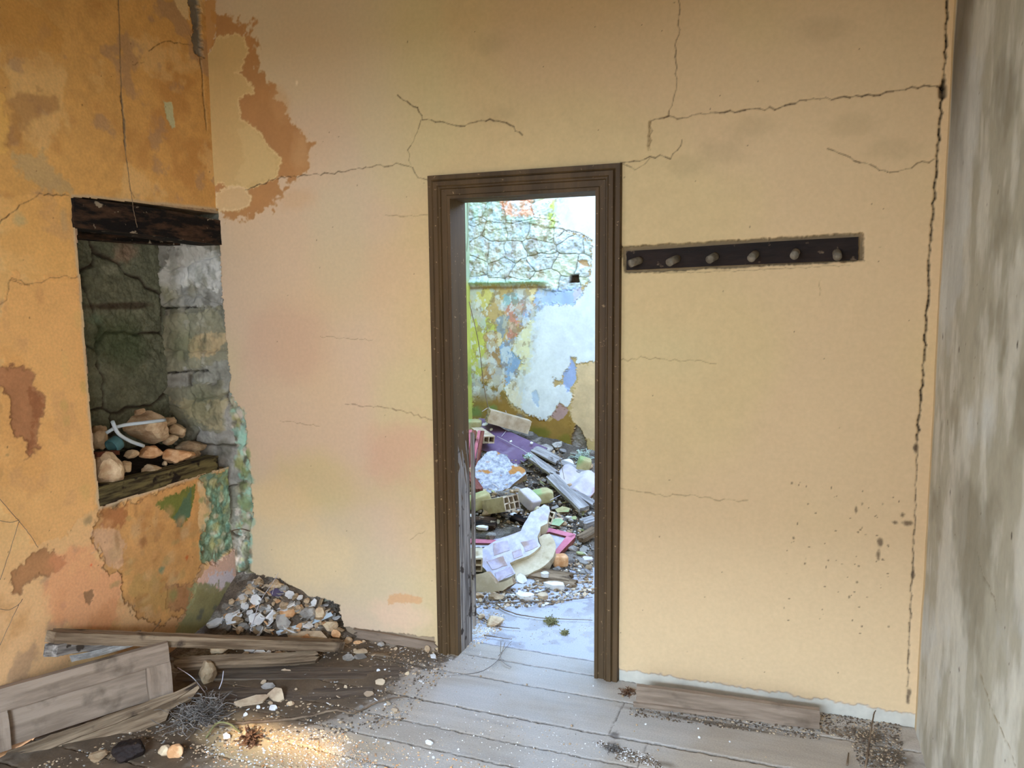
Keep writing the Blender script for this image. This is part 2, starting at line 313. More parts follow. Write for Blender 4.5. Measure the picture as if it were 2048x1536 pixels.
B((620, 1110), 0.35, (232, 200, 150), 0.5, 0.2, 6); B((800, 1230), 0.15, (232, 190, 158), 0.6, 0.1, 7); B((690, 480), 0.22, (204, 186, 150), 0.5, 0.45, 8); B((560, 1000), 0.28, (228, 192, 140), 0.5, 0.15, 9)  # broad tonal blotches of the light, painted into the wall colour
for q, s_ in (((1500, 255), 3), ((1700, 250), 4), ((1450, 300), 5), ((1640, 60), 6), ((980, 90), 7), ((1780, 300), 8), ((1000, 230), 9), ((1380, 330), 10)): B(q, 0.10, (160, 138, 100), 0.22, 0.05, s_)
# ochre stain with pale flakes over it
W.poly([(424, 22), (462, 24), (497, 45), (507, 100), (525, 140), (545, 190), (578, 235), (612, 262), (628, 292), (614, 335), (592, 354), (562, 362), (556, 388), (520, 428), (470, 442), (428, 435)], (178, 122, 66), 0, 0.010, 0.028, 10, 0.88, 11, 0.10)
W.blob((600, 300), 0.06, (206, 160, 112), 0.5, rv=0.10, seed=77); W.blob((560, 215), 0.06, (200, 150, 100), 0.4, rv=0.10, seed=78); W.blob((590, 400), 0.12, (208, 168, 126), 0.5, rv=0.06, seed=79)
W.poly([(395, 0), (430, 0), (432, 60), (424, 90), (410, 120), (398, 60)], (196, 140, 78), 0, 0.004, 0.006, 30, 0.9, 12)
W.poly([(408, 118), (432, 78), (470, 66), (488, 76), (494, 104), (480, 140), (470, 146), (482, 150), (502, 168), (510, 186), (492, 190), (476, 200), (482, 236), (512, 254), (535, 288), (562, 318), (549, 352), (500, 378), (486, 374), (440, 368), (424, 378), (418, 300)], (206, 172, 116), 0.0012, 0.002, 0.008, 20, 1.0, 13, 0.05, lip=(226, 196, 140))
W.poly([(478, 260), (500, 255), (556, 318), (545, 350), (490, 372), (470, 360), (490, 320)], (216, 184, 128), 0, 0.006, 0.01, 12, 0.6, 14)
W.poly([(432, 388), (458, 374), (486, 374), (504, 395), (500, 410), (480, 420), (455, 418), (434, 425)], (212, 176, 128), 0.0012, 0.002, 0.006, 24, 1.0, 15, 0.05, lip=(228, 200, 150))
W.poly([(775, 1188), (800, 1186), (845, 1196), (842, 1208), (800, 1206), (776, 1210)], (214, 160, 112), 0, 0.004, 0.006, 30, 0.8, 16)
K = W.crack
K([(490, 380), (550, 357), (620, 350), (690, 343), (745, 333), (800, 328), (825, 335), (836, 355), (857, 360)], 0.0018, 0.004)
K([(795, 190), (835, 215), (845, 240), (880, 243), (930, 252), (980, 238), (1020, 250), (1045, 270)], 0.0022, 0.005, seed=4)
K([(842, 240), (830, 272), (815, 300), (822, 330)], 0.0012, 0.003, seed=5)
K([(1357, 0), (1360, 60), (1350, 90), (1352, 125), (1352, 180), (1337, 232)], 0.0014, 0.004, seed=6)
K([(1889, 176), (1860, 172), (1800, 180), (1760, 190), (1700, 195), (1640, 198), (1600, 200), (1560, 215), (1480, 222), (1430, 225), (1355, 238), (1338, 232), (1300, 243)], 0.0024, 0.005, seed=7, lift=0.002)
K([(1299, 243), (1297, 300)], 0.0052, 0.006, (150, 122, 82), 0.004, seed=8); K([(1302, 243), (1301, 300)], 0.0014, 0.006, seed=8)
K([(1240, 326), (1268, 322), (1290, 318), (1320, 310), (1341, 318), (1355, 300), (1364, 280)], 0.0020, 0.004, seed=9)
K([(1245, 328), (1270, 340), (1290, 328), (1300, 316)], 0.0012, 0.003, seed=19)
K([(1655, 297), (1690, 310), (1720, 325), (1780, 345), (1812, 338), (1868, 318)], 0.0016, 0.003, (96, 74, 48), seed=10)
K([(770, 430), (800, 433), (855, 430)], 0.0010, 0.002, (130, 102, 70), seed=11); K([(690, 808), (740, 812), (800, 820), (864, 840)], 0.0014, 0.003, (120, 88, 66), seed=12)
K([(560, 842), (600, 846), (640, 852)], 0.0008, 0.002, (150, 118, 88), seed=13); K([(640, 673), (700, 678), (745, 680)], 0.0008, 0.002, (140, 112, 84), seed=14)
K([(1238, 722), (1290, 715), (1340, 722), (1400, 720), (1432, 728)], 0.0010, 0.002, (140, 112, 78), seed=15)
K([(1240, 976), (1290, 985), (1340, 992), (1345, 988), (1380, 990), (1430, 1000), (1495, 1001)], 0.0014, 0.003, (150, 124, 88), seed=16, lift=0.002)
K([(1640, 0 + 560), (1640, 590)], 0.0006, 0.001, (140, 112, 78), seed=18); K([(820, 1080), (850, 1062)], 0.0008, 0.002, (150, 118, 88), seed=17)
K([(1290, 545), (1400, 545), (1560, 538), (1700, 530)], 0.0008, 0.002, (120, 96, 66), 0.006, seed=22)
W.specks(120, 5, (84, 62, 42), (0.0012, 0.0032), (-2.5, 0.45, 0.1, 2.9)); W.specks(70, 6, (84, 62, 42), (0.0016, 0.005), (0.0, 0.42, 0.35, 0.95))
for p, r_, rv in (((1760, 1085), 0.012, 0.02), ((1757, 1110), 0.008, 0.022), ((1790, 1045), 0.010, 0.008), ((1815, 1046), 0.018, 0.012), ((1805, 1030), 0.010, 0.012), ((1712, 1020), 0.005, 0.02), ((1830, 895), 0.008, 0.014), ((594, 166), 0.009, 0.012)):
    W.blob(p, r_, (92, 70, 50) if p[0] > 700 else (236, 214, 180), 0.8, seed=int(p[0]), rv=rv)  # the pale one at the left is a fleck of sunlight painted on
# recess of the coat rack
RK = [(1243, 493), (1727, 466), (1728, 521), (1248, 546)]
W.poly(RK, (128, 106, 78), -0.020, 0.003, 0.003, 30, 0.9, 30, 0.25)
# joint between this wall and the right-hand wall
K([(1897, -10), (1893, 80), (1887, 172), (1876, 300), (1862, 470), (1850, 700), (1835, 880)], 0.0034, 0.014, (30, 22, 15), 0.007, seed=31)
K([(1888, 160), (1886, 190)], 0.012, 0.03, (30, 22, 15), 0.004, seed=32)
K([(1835, 880), (1832, 960), (1829, 1060), (1822, 1200), (1815, 1400)], 0.0016, 0.008, (66, 48, 34), 0.006, seed=33)
for p in ((1832, 895), (1826, 1150), (1818, 1385), (1816, 1400)): W.blob(p, 0.008, (90, 72, 54), 0.85, seed=int(p[1]), rv=0.02)
# bare strip along the floor where the skirting was
W.poly([(1226, 1334), (1240, 1338), (1500, 1378), (1800, 1424), (1850, 1434), (1850, 1520), (1226, 1420)], (196, 188, 172), -0.006, 0.003, 0.006, 20, 0.95, 35, 0.25, lip=(206, 178, 150))
W.poly([(684, 1254), (868, 1276), (868, 1330), (684, 1310)], (150, 128, 104), -0.006, 0.003, 0.004, 20, 0.9, 36, 0.25)
# broken corner with the masonry showing: side of the niche, corner strip, hole at the floor
edge = [(380, 395), (434, 418), (441, 560), (447, 640), (452, 700), (458, 745), (458, 782), (470, 806), (487, 822), (492, 868), (490, 900), (500, 950), (504, 1000), (506, 1030), (500, 1062), (497, 1100), (498, 1140), (512, 1152), (560, 1158), (580, 1180), (604, 1192), (650, 1198), (678, 1212), (674, 1232), (688, 1254), (700, 1330), (300, 1300), (200, 900), (200, 500), (260, 400)]
r = W.poly(edge, None, -0.035, 0.003, 0.006, 30, 1, 37)
W.stones(r[0], r[1], 0.24, 5, [(150, 146, 134), (128, 124, 108), (160, 154, 144), (136, 128, 112), (112, 108, 92)], (84, 76, 64), 0.014, 0.8, 0.04, 0.018)
W.poly(edge, (206, 178, 140), 0, 0.002, 0.004, 30, 0.0, 37, lip=(214, 184, 150))
# named stones of the niche's side
W.poly(ZP([(1060, 540), (1230, 520), (1560, 520), (1620, 900), (1600, 985), (1120, 1000), (1030, 880), (1030, 660)], 0, 340, 3.657), (156, 152, 144), 0.012, 0.006, 0.012, 16, 0.95, 38, 0.25)
W.poly(ZP([(1230, 560), (1500, 560), (1600, 700), (1590, 850), (1350, 850), (1200, 900), (1110, 820), (1180, 700)], 0, 340, 3.657), (204, 200, 192), 0.008, 0.012, 0.02, 14, 0.85, 39, 0.30)
W.poly(ZP([(1130, 1060), (1560, 1020), (1640, 1200), (1650, 1400), (1180, 1490), (1130, 1250)], 0, 340, 3.657), (146, 140, 116), 0.010, 0.006, 0.012, 16, 0.9, 40, 0.3)
W.poly(ZP([(1350, 1250), (1480, 1190), (1620, 1200), (1600, 1320), (1440, 1390), (1350, 1350)], 0, 340, 3.657), (206, 176, 132), 0.002, 0.008, 0.012, 18, 0.7, 41, 0.25)
W.poly(ZP([(870, 100), (1500, 10), (1520, 420), (1480, 500), (1290, 480), (1080, 370), (900, 240)], 120, 760, 4.655), (138, 132, 108), 0.014, 0.006, 0.014, 16, 0.9, 42, 0.3)
W.poly(ZP([(1000, 180), (1250, 200), (1500, 200), (1500, 480), (1300, 440), (1150, 300)], 120, 760, 4.655), (184, 166, 128), 0.004, 0.010, 0.014, 18, 0.65, 43, 0.25)
for q, rr, cc in (((360, 690), 0.10, (104, 108, 76)), ((400, 810), 0.12, (96, 98, 66)), ((330, 590), 0.06, (150, 146, 104)), ((440, 900), 0.06, (84, 78, 56))): W.blob(q, rr, cc, 0.5, seed=int(q[0]))
K([(288, 480), (288, 560), (292, 600), (310, 625)], 0.005, 0.02, (34, 28, 22), seed=51); K([(300, 618), (385, 614)], 0.006, 0.02, (34, 28, 22), 0.004, seed=52); K([(318, 748), (408, 742)], 0.008, 0.02, (34, 28, 22), 0.004, seed=53)
K([(434, 420), (440, 560), (450, 700)], 0.003, 0.01, (44, 34, 26), 0.006, seed=54)
def blobs(R_, P, n, r, cols, seed, a=0.8):
    rnd = random.Random(seed); xs = [p[0] for p in P]; ys = [p[1] for p in P]; k = 0
    while k < n:
        x, y = rnd.uniform(min(xs), max(xs)), rnd.uniform(min(ys), max(ys)); c = False
        for i in range(len(P)):
            (x0, y0), (x1, y1) = P[i], P[(i + 1) % len(P)]
            if (y0 > y) != (y1 > y) and x < (x1 - x0) * (y - y0) / (y1 - y0) + x0: c = not c
        if c: R_.blob((x, y), rnd.uniform(*r), rnd.choice(cols), a * rnd.uniform(.5, 1), rag=0.7, seed=seed + k, rv=rnd.uniform(*r) * rnd.uniform(.6, 1.6)); k += 1
blobs(W, [(452, 780), (470, 806), (488, 830), (500, 950), (505, 1040), (497, 1140), (520, 1160), (470, 1160), (468, 900)], 240, (0.010, 0.030), [(168, 206, 184), (176, 166, 108), (220, 200, 180), (104, 98, 70), (140, 152, 100), (190, 178, 150), (76, 66, 50), (128, 176, 156)], 300)
blobs(W, [(290, 500), (430, 500), (450, 740), (456, 860), (330, 860), (312, 700)], 60, (0.012, 0.05), [(118, 116, 96), (170, 164, 150), (92, 92, 72), (186, 178, 160), (128, 120, 92), (80, 74, 62)], 500, 0.55)
# green plaster crumbs in the corner strip
for q, rr, rv, cc in (((476, 880), 0.030, 0.07, (168, 206, 184)), ((470, 930), 0.03, 0.04, (150, 150, 96)), ((482, 1010), 0.04, 0.06, (140, 152, 106)), ((484, 1060), 0.03, 0.03, (190, 178, 160)), ((486, 1110), 0.03, 0.04, (104, 100, 76)), ((470, 830), 0.03, 0.03, (212, 192, 174)), ((462, 800), 0.02, 0.03, (220, 204, 190)), ((488, 1140), 0.04, 0.04, (98, 92, 66))):
    W.blob(q, rr, cc, 0.85, seed=int(q[1]), rv=rv)
r = W.poly([(500, 1152), (560, 1160), (604, 1194), (678, 1214), (690, 1300), (470, 1280), (470, 1180)], (84, 72, 60), -0.14, 0.004, 0.01, 20, 0.85, 44, 0.4)
W.cut |= (W.U > DX0 - 0.02) & (W.U < DX1 + 0.02) & (W.V < DZ + 0.02)
W.build('wall_back', M['plaster'])
# ---------------- left wall
Lw = Relief(0, XL, 1.55, YB + 0.12, -0.02, 3.3, 0.004, 1)
n1 = fbm(Lw.U, Lw.V, 2.0, 4, 2); n3 = fbm(Lw.U, Lw.V, 26, 5, 6)
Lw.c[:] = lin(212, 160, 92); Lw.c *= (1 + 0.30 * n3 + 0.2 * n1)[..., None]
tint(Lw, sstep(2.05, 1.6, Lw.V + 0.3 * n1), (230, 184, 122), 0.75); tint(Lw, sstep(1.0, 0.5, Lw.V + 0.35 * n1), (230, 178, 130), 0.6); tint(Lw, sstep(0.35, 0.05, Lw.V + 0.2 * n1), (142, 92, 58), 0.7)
tint(Lw, sstep(0.04, 0.16, fbm(Lw.U, Lw.V, 3.2, 5, 50)), (186, 130, 70), 0.55); tint(Lw, sstep(0.05, 0.15, fbm(Lw.U, Lw.V, 4.5, 5, 51)), (232, 190, 128), 0.5); tint(Lw, sstep(0.08, 0.2, fbm(Lw.U, Lw.V, 7, 5, 52)), (168, 134, 104), 0.6)
Lw.h += 0.010 * fbm(Lw.U, Lw.V, 2.0, 3, 22) + 0.002 * fbm(Lw.U, Lw.V, 12, 4, 23)
P_ = Lw.poly; q1 = lambda pts: ZP(pts, 0, 0, 2.926)
P_(q1([(0, 0), (100, 0), (250, 60), (370, 190), (350, 300), (200, 330), (60, 350), (0, 420)]), (206, 150, 78), 0.001, 0.004, 0.01, 12, 0.6, 60, 0.1)
P_(q1([(-60, 480), (30, 560), (45, 760), (40, 900), (-60, 900)]), (226, 174, 96), 0.001, 0.003, 0.008, 16, 0.9, 61)
P_(q1([(60, 580), (330, 550), (340, 640), (200, 700), (180, 800), (50, 850)]), (158, 112, 66), 0, 0.02, 0.02, 8, 0.6, 62, 0.15)
P_(q1([(60, 880), (250, 900), (420, 1080), (420, 1120), (240, 1110), (120, 1020)]), (186, 158, 112), 0, 0.012, 0.014, 14, 0.7, 63, 0.15)
P_(q1([(958, 592), (972, 600), (1010, 590), (1012, 650), (1026, 745), (1008, 750), (976, 690)]), (196, 190, 146), -0.001, 0.002, 0.003, 40, 1.0, 64)
P_(q1([(1010, -20), (1105, -20), (1105, 110), (1090, 112), (1050, 60)]), (222, 188, 134), 0.001, 0.002, 0.004, 30, 1.0, 65)
P_([(0, 400), (60, 385), (143, 388), (152, 470), (158, 560), (60, 560), (20, 545), (0, 500)], (232, 176, 104), 0.001, 0.004, 0.012, 12, 0.5, 66, 0.12)
for q, rr, rv, cc, a in (((40, 440), .03, .03, (190, 170, 120), .7), ((128, 440), .02, .05, (196, 160, 112), .7), ((160, 640), .03, .05, (196, 182, 112), .6), ((130, 730), .02, .06, (206, 186, 116), .5), ((128, 810), .02, .03, (140, 148, 84), .8), ((132, 840), .02, .03, (146, 150, 92), .7), ((168, 775), .02, .04, (140, 150, 80), .8), ((170, 980), .03, .05, (180, 170, 104), .6), ((175, 1040), .03, .02, (120, 110, 80), .6), ((15, 910), .008, .008, (60, 100, 76), .9),
                     ((80, 590), .02, .04, (166, 116, 78), .6), ((70, 120), .10, .06, (196, 142, 78), .4), ((250, 440), .05, .03, (226, 176, 110), .5)):
    Lw.blob(q, rr, cc, a, seed=int(q[1]) + 3, rv=rv)
P_([(0, 610), (12, 600), (20, 560), (30, 545), (55, 570), (75, 560), (158, 552), (168, 640), (176, 760), (190, 900), (192, 1010), (120, 1080), (60, 1090), (0, 1000)], (228, 170, 104), 0.0015, 0.003, 0.014, 10, 0.65, 67, 0.10)
P_(ZP([(-20, 80), (60, 90), (160, 100), (185, 180), (215, 250), (215, 330), (190, 420), (190, 480), (150, 535), (140, 480), (80, 440), (60, 330), (55, 230), (-20, 160)], 0, 700, 2.5607), (172, 118, 80), -0.003, 0.003, 0.012, 14, 0.95, 68, 0.25, lip=(140, 96, 62))
P_(ZP([(150, 180), (215, 250), (215, 330), (180, 420), (190, 480), (150, 535), (150, 420), (175, 300)], 0, 700, 2.5607), (146, 92, 58), 0, 0.006, 0.012, 20, 0.7, 69, 0.2)
P_(ZP([(60, 1130), (150, 1060), (240, 1010), (320, 1060), (330, 1090), (230, 1160), (120, 1200), (100, 1240), (60, 1250)], 0, 700, 2.5607), (170, 118, 76), -0.002, 0.004, 0.014, 14, 0.9, 70, 0.2, lip=(150, 108, 72))
P_(ZP([(300, 1070), (480, 1000), (540, 1120), (620, 1150), (640, 1300), (560, 1430), (300, 1400), (240, 1250)], 0, 700, 2.5607), (226, 146, 102), 0, 0.03, 0.03, 6, 0.5, 71)
P_(ZP([(430, 1240), (475, 1230), (480, 1260), (462, 1305), (445, 1300)], 0, 700, 2.5607), (150, 110, 76), -0.002, 0.002, 0.004, 30, 0.9, 72)
# older coats under the niche
P_(ZP([(505, 815), (720, 760), (960, 670), (1060, 640), (1090, 900), (1050, 1090), (1010, 1180), (960, 1330), (850, 1400), (700, 1380), (640, 1290), (620, 1150), (560, 1155), (510, 1060), (470, 980), (470, 930), (510, 880)], 0, 700, 2.5607), (206, 152, 92), -0.004, 0.003, 0.016, 14, 1.0, 73, 0.28, lip=(110, 74, 46))
P_(ZP([(470, 940), (560, 900), (650, 960), (640, 1120), (600, 1140), (520, 1060), (480, 1000)], 0, 700, 2.5607), (206, 164, 130), 0, 0.008, 0.02, 16, 0.7, 74, 0.3)
P_(ZP([(520, 820), (650, 790), (640, 900), (540, 920), (505, 900)], 0, 700, 2.5607), (160, 100, 60), 0, 0.008, 0.012, 16, 0.8, 75, 0.2)
P_(ZP([(860, 1210), (1000, 1200), (960, 1330), (850, 1330)], 0, 700, 2.5607), (172, 122, 82), -0.002, 0.003, 0.01, 16, 0.85, 76, 0.2, lip=(130, 90, 60))
P_(ZP([(700, 1160), (800, 1150), (900, 1220), (860, 1330), (700, 1320), (660, 1240)], 0, 700, 2.5607), (184, 146, 84), 0, 0.012, 0.02, 14, 0.6, 77, 0.2)
for q, rr, cc in (((325, 1140), .02, (104, 132, 104)), ((285, 1085), .03, (150, 100, 60)), ((350, 1190), .03, (150, 140, 84)), ((375, 1115), .014, (196, 96, 46)), ((182, 1130), .006, (226, 96, 46)), ((230, 1005), .03, (90, 80, 60))): Lw.blob(q, rr, cc, 0.8, seed=int(q[0]))
P_(ZP([(800, 780), (1000, 690), (1010, 720), (975, 850), (930, 900), (880, 860), (800, 800)], 0, 700, 2.5607), (112, 114, 52), 0.001, 0.004, 0.008, 20, 1.0, 78, 0.25)
P_(ZP([(930, 780), (985, 700), (975, 850), (930, 900), (900, 860)], 0, 700, 2.5607), (78, 108, 88), 0, 0.008, 0.01, 20, 0.8, 79, 0.25)
P_(ZP([(1015, 670), (1050, 690), (1085, 800), (1090, 880), (1050, 930), (1020, 920), (1025, 800)], 0, 700, 2.5607), (214, 178, 130), 0.001, 0.003, 0.008, 20, 1.0, 80, 0.2)
# exposed green mortar at the end of the wall
gr = ZP([(1020, 650), (1170, 600), (1235, 560), (1240, 700), (1230, 900), (1210, 1020), (1110, 1080), (1048, 1110), (1035, 960), (1060, 900), (1090, 830), (1060, 720)], 0, 700, 2.5607)
r = P_(gr, (130, 148, 120), -0.018, 0.003, 0.014, 20, 1.0, 81, 0.35); Lw.h[r[0]] += r[1] * 0.030 * fbm(Lw.U[r[0]], Lw.V[r[0]], 22, 5, 3, 0.7)
for q, rr, rv, cc in (((430, 1010), .05, .06, (112, 140, 122)), ((440, 1060), .04, .04, (140, 190, 168)), ((455, 1085), .04, .02, (170, 216, 186)), ((450, 1000), .02, .04, (206, 196, 160)), ((465, 960), .03, .03, (180, 178, 110)), ((425, 960), .03, .03, (104, 128, 112)), ((470, 1030), .02, .03, (196, 172, 140)), ((405, 1100), .02, .06, (120, 178, 156))): Lw.blob(q, rr, cc, 0.85, seed=int(q[1]), rv=rv)
P_(ZP([(1045, 1130), (1110, 1085), (1205, 1020), (1212, 1180), (1200, 1240), (1100, 1240), (1000, 1215)], 0, 700, 2.5607), (220, 178, 156), 0.001, 0.003, 0.01, 18, 1.0, 82, 0.1)
P_(ZP([(1060, 1170), (1190, 1130), (1205, 1200), (1120, 1220), (1070, 1215)], 0, 700, 2.5607), (204, 206, 220), 0, 0.01, 0.02, 20, 0.6, 83)
P_(ZP([(1000, 1200), (1215, 1200), (1215, 1290), (1150, 1380), (1000, 1450), (900, 1460), (960, 1330)], 0, 700, 2.5607), (138, 134, 92), 0, 0.014, 0.03, 14, 0.9, 84, 0.3)
blobs(Lw, [(402, 960), (430, 935), (482, 925), (478, 1090), (440, 1112), (412, 1120), (404, 1040)], 120, (0.008, 0.03), [(104, 140, 124), (140, 186, 164), (176, 212, 184), (186, 178, 120), (90, 110, 90), (206, 192, 162), (150, 152, 96), (116, 96, 70)], 700)
blobs(Lw, [(200, 1010), (330, 980), (400, 1080), (400, 1180), (340, 1250), (250, 1230), (190, 1110)], 90, (0.010, 0.04), [(176, 118, 64), (216, 160, 104), (192, 148, 100), (150, 104, 62), (206, 172, 128), (160, 140, 88)], 900, 0.5)
for q in ((398, 1235), (402, 1222), (430, 1215), (445, 1235)): Lw.blob(q, 0.02, (84, 84, 84), 0.6, seed=q[0])
Lw.crack([(237, 0), (240, 60), (243, 180), (252, 300), (262, 380), (270, 395)], 0.0016, 0.004, (112, 80, 44), 0.004, seed=90)
Lw.crack([(243, 185), (247, 230), (252, 300)], 0.005, 0.004, (106, 88, 70), 0.008, seed=91)
Lw.crack([(298, 102), (315, 90), (330, 83), (350, 86), (368, 88), (384, 90)], 0.0014, 0.003, (90, 62, 34), seed=92); Lw.crack([(0, 448), (40, 410), (80, 386), (140, 392)], 0.0016, 0.003, (100, 72, 42), seed=93)
Lw.crack([(20, 560), (55, 568), (110, 556), (158, 552)], 0.0012, 0.003, (120, 84, 48), seed=94); Lw.crack([(0, 610), (14, 600), (24, 556), (60, 570)], 0.0016, 0.003, (110, 78, 44), seed=95); Lw.crack([(265, 130), (288, 124)], 0.001, 0.002, (110, 78, 44), seed=96)
Lw.specks(90, 9, (110, 76, 44), (0.0015, 0.004), (1.9, 3.2, 0.2, 2.9))
# split in the corner at the top with mortar in it
P_([(376, -20), (400, -20), (402, 50), (406, 80), (409, 120), (396, 112), (386, 100), (386, 60)], (132, 120, 104), -0.02, 0.003, 0.010, 30, 1.0, 97, 0.35); Lw.crack([(398, 100), (405, 140), (408, 200), (414, 260)], 0.004, 0.02, (50, 36, 24), 0.004, seed=98)
# niche opening and broken foot of the wall
NY0 = 2.375
ntop = 2.112 + 0.03 * (Lw.U - 2.37) + 0.012 * fbm(Lw.U, Lw.V, 12, 3, 8); nbot = 0.832 + 0.014 * fbm(Lw.U, Lw.V, 10, 3, 9); nl = 2.38 + 0.02 * fbm(Lw.U, Lw.V, 9, 4, 10) + 0.012 * sstep(1.2, 0.9, Lw.V)
nr_ = YB - 0.02 + 0.02 * fbm(Lw.U, Lw.V, 14, 3, 10)
d = np.minimum.reduce([ntop - Lw.V, Lw.V - nbot, Lw.U - nl])
e = (np.exp(-((d + 0.006) / 0.008) ** 2))[..., None] * ((Lw.U < YB) * 0.85)[..., None]; Lw.c = Lw.c * (1 - e) + np.array(lin(196, 172, 140)) * e
Lw.cut |= d > 0
ft = Lw.uv([(392, 1262), (420, 1240), (450, 1214), (474, 1180), (480, 1080)]); Lw.cut |= (Lw.U > 2.85) & (Lw.V < np.interp(Lw.U, ft[:, 0], ft[:, 1]) + 0.012 * fbm(Lw.U, Lw.V, 20, 3, 4) - 0.01) & (Lw.U < 3.25)
Lw.cut |= (Lw.U > YB - 0.012 + 0.02 * fbm(Lw.U * 0, Lw.V, 16, 4, 31)) & (Lw.V > 0.85) & (Lw.V < 2.12)
Lw.cut |= (Lw.U > YB + 0.005 + 0.012 * fbm(Lw.U * 0, Lw.V, 16, 4, 31)) & (Lw.V < 0.9)
Lw.cut |= Lw.U > YB + 0.05
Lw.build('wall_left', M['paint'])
# inside of the niche: back, near cheek, soffit
NX = -3.14
Nb = Relief(0, NX, NY0 - 0.05, YB + 0.1, 0.7, 2.3, 0.005, 1)
Nb.c[:] = lin(112, 108, 88); Nb.stones((slice(None), slice(None)), np.ones_like(Nb.U), 0.30, 8, [(112, 112, 92), (100, 98, 80), (88, 92, 74), (122, 116, 98)], (62, 52, 42), 0.02, 0.75, 0.04, 0.024)
for q, rr, rv, cc, a in (((250, 505), .09, .05, (150, 126, 104), .9), ((215, 540), .05, .03, (140, 140, 118), .7), ((235, 690), .2, .14, (72, 86, 58), .6), ((190, 640), .05, .03, (110, 124, 100), .7), ((240, 612), .25, .02, (60, 44, 34), .8)): Nb.blob(q, rr, cc, a, seed=int(q[0]), rv=rv)
Nb.build('wall_left_niche', M['stone'])
boxes('wall_left_niche_cheek', [(NX - 0.03, XL - 0.004, NY0 - 0.08, NY0 - 0.004, 0.6, 2.25), (NX - 0.03, XL - 0.010, NY0 - 0.08, YB + 0.05, 2.125, 2.3), (NX - 0.03, XL - 0.07, NY0 - 0.08, YB + 0.05, 0.55, 0.812)], M['lime2'], 'structure')
cheek = Relief(1, 2.377, NX, XL + 0.002, 0.75, 2.12, 0.006, 1)
# pale broken plaster edge of the near cheek, turned towards the room
Ck = Relief(0, XL - 0.03, 2.36, 2.46, 0.84, 2.10, 0.004, 1)
Ck.c[:] = lin(206, 176, 150); Ck.c *= (1 + 0.5 * fbm(Ck.U, Ck.V, 30, 4, 3))[..., None]; Ck.h += 0.02 * fbm(Ck.U, Ck.V, 18, 4, 4)
Ck.cut |= Ck.U > 2.405 + 0.06 * fbm(Ck.U * 0, Ck.V, 7, 4, 11); Ck.build('wall_left_niche_edge', M['stone'])
boxes('wall_left_rear', [(XL - 0.2, XL, -1.3, 1.56, 0, 3.3), (XL - 0.5, XL - 0.001, 1.5, 2.3, -0.1, 3.3)][:1], M['plain'], 'structure')
boxes('wall_left_core', [(XL - 0.45, XL - 0.06, 1.5, NY0 - 0.09, -0.1, 3.35), (XL - 0.45, XL - 0.06, NY0 - 0.09, YB + 0.12, 2.3, 3.35), (XL - 0.45, XL - 0.08, NY0 - 0.09, YB - 0.3, -0.1, 0.54)], M['lime2'], 'structure')
# ---------------- right wall
Rw = Relief(0, XR, 1.5, YB + 0.02, -0.05, 3.3, 0.006, -1)
st = 0.6 * fbm(Rw.U * 4, Rw.V * 1.0, 2.4, 5, 40) + 0.6 * fbm(Rw.U * 1.6, Rw.V, 5, 6, 46); s2 = fbm(Rw.U, Rw.V, 2.2, 5, 41)
Rw.c[:] = lin(170, 162, 142); tint(Rw, sstep(-0.08, 0.10, st), (204, 198, 182), 0.8); tint(Rw, sstep(0.05, 0.2, s2), (128, 118, 98), 0.6); tint(Rw, sstep(-0.06, -0.2, s2), (196, 196, 190), 0.6)
Rw.c *= (1 + 0.25 * fbm(Rw.U * 1.5, Rw.V, 12, 5, 43))[..., None]
tint(Rw, sstep(YB - 0.05, YB - 0.02, Rw.U), (206, 178, 132), 0.9)
tint(Rw, sstep(1.6, 2.4, Rw.V + 0.5 * s2 - 0.6 * np.abs(Rw.U - 3.1)) * sstep(2.75, 3.0, Rw.U) * sstep(YB - 0.03, YB - 0.06, Rw.U), (96, 84, 66), 0.8)
Rw.h += 0.006 * fbm(Rw.U, Rw.V, 3, 3, 44) + 0.003 * fbm(Rw.U * 3, Rw.V, 9, 4, 45) 
Rw.crack([(1955, 1105), (1965, 1150), (1985, 1190), (1990, 1220)], 0.0016, 0.004, (120, 108, 84), seed=3); Rw.crack([(1960, 1350), (1985, 1420), (2010, 1480), (2030, 1530)], 0.002, 0.004, (128, 112, 80), seed=4)
for q in ((1896, 845), (2034, 690), (2022, 1072), (1886, 672), (1918, 700), (1900, 985), (1918, 1340)): Rw.blob(q, 0.007, (60, 44, 32), 0.9, seed=q[1], rv=0.012)
Rw.specks(60, 11, (84, 68, 50), (0.0015, 0.004), (1.9, 3.15, 0.1, 2.3))
Rw.build('wall_right', M['plaster'])
boxes('wall_right_rear', [(XR, XR + 0.2, -1.3, 1.5, 0, 3.3)], M['greyplaster'], 'structure')
boxes('wall_right_core', [(XR + 0.02, XR + 0.25, 1.4, YB + 0.2, -0.1, 3.3)], M['lime2'], 'structure')
# ---------------- wall behind the camera with the entrance and a small hole the sun comes through
boxes('wall_rear', [(XL - 0.2, -1.75, -1.5, -1.3, 0, 3.3), (0.15, XR + 0.2, -1.5, -1.3, 0, 3.3), (-1.75, -1.66, -1.5, -1.3, 2.1, 3.3), (-1.16, 0.15, -1.5, -1.3, 2.1, 3.3),
                   (-1.66, -1.16, -1.5, -1.3, 2.80, 3.3), (-1.66, -1.16, -1.5, -1.3, 2.1, 2.56)], M['plain'], 'structure')
boxes('ceiling', [(XL - 0.3, XR + 0.3, -1.5, YB + 0.25, 3.3, 3.45)], M['ceilwood'], 'structure')
boxes('floor_rear', [(XL, XR, -1.5, 1.45, -0.1, 0.0)], M['oldwood'], 'structure'); boxes('ground_outside', [(-9, 8, -14, -1.5, -0.25, -0.1)], M['sandy'], 'structure')
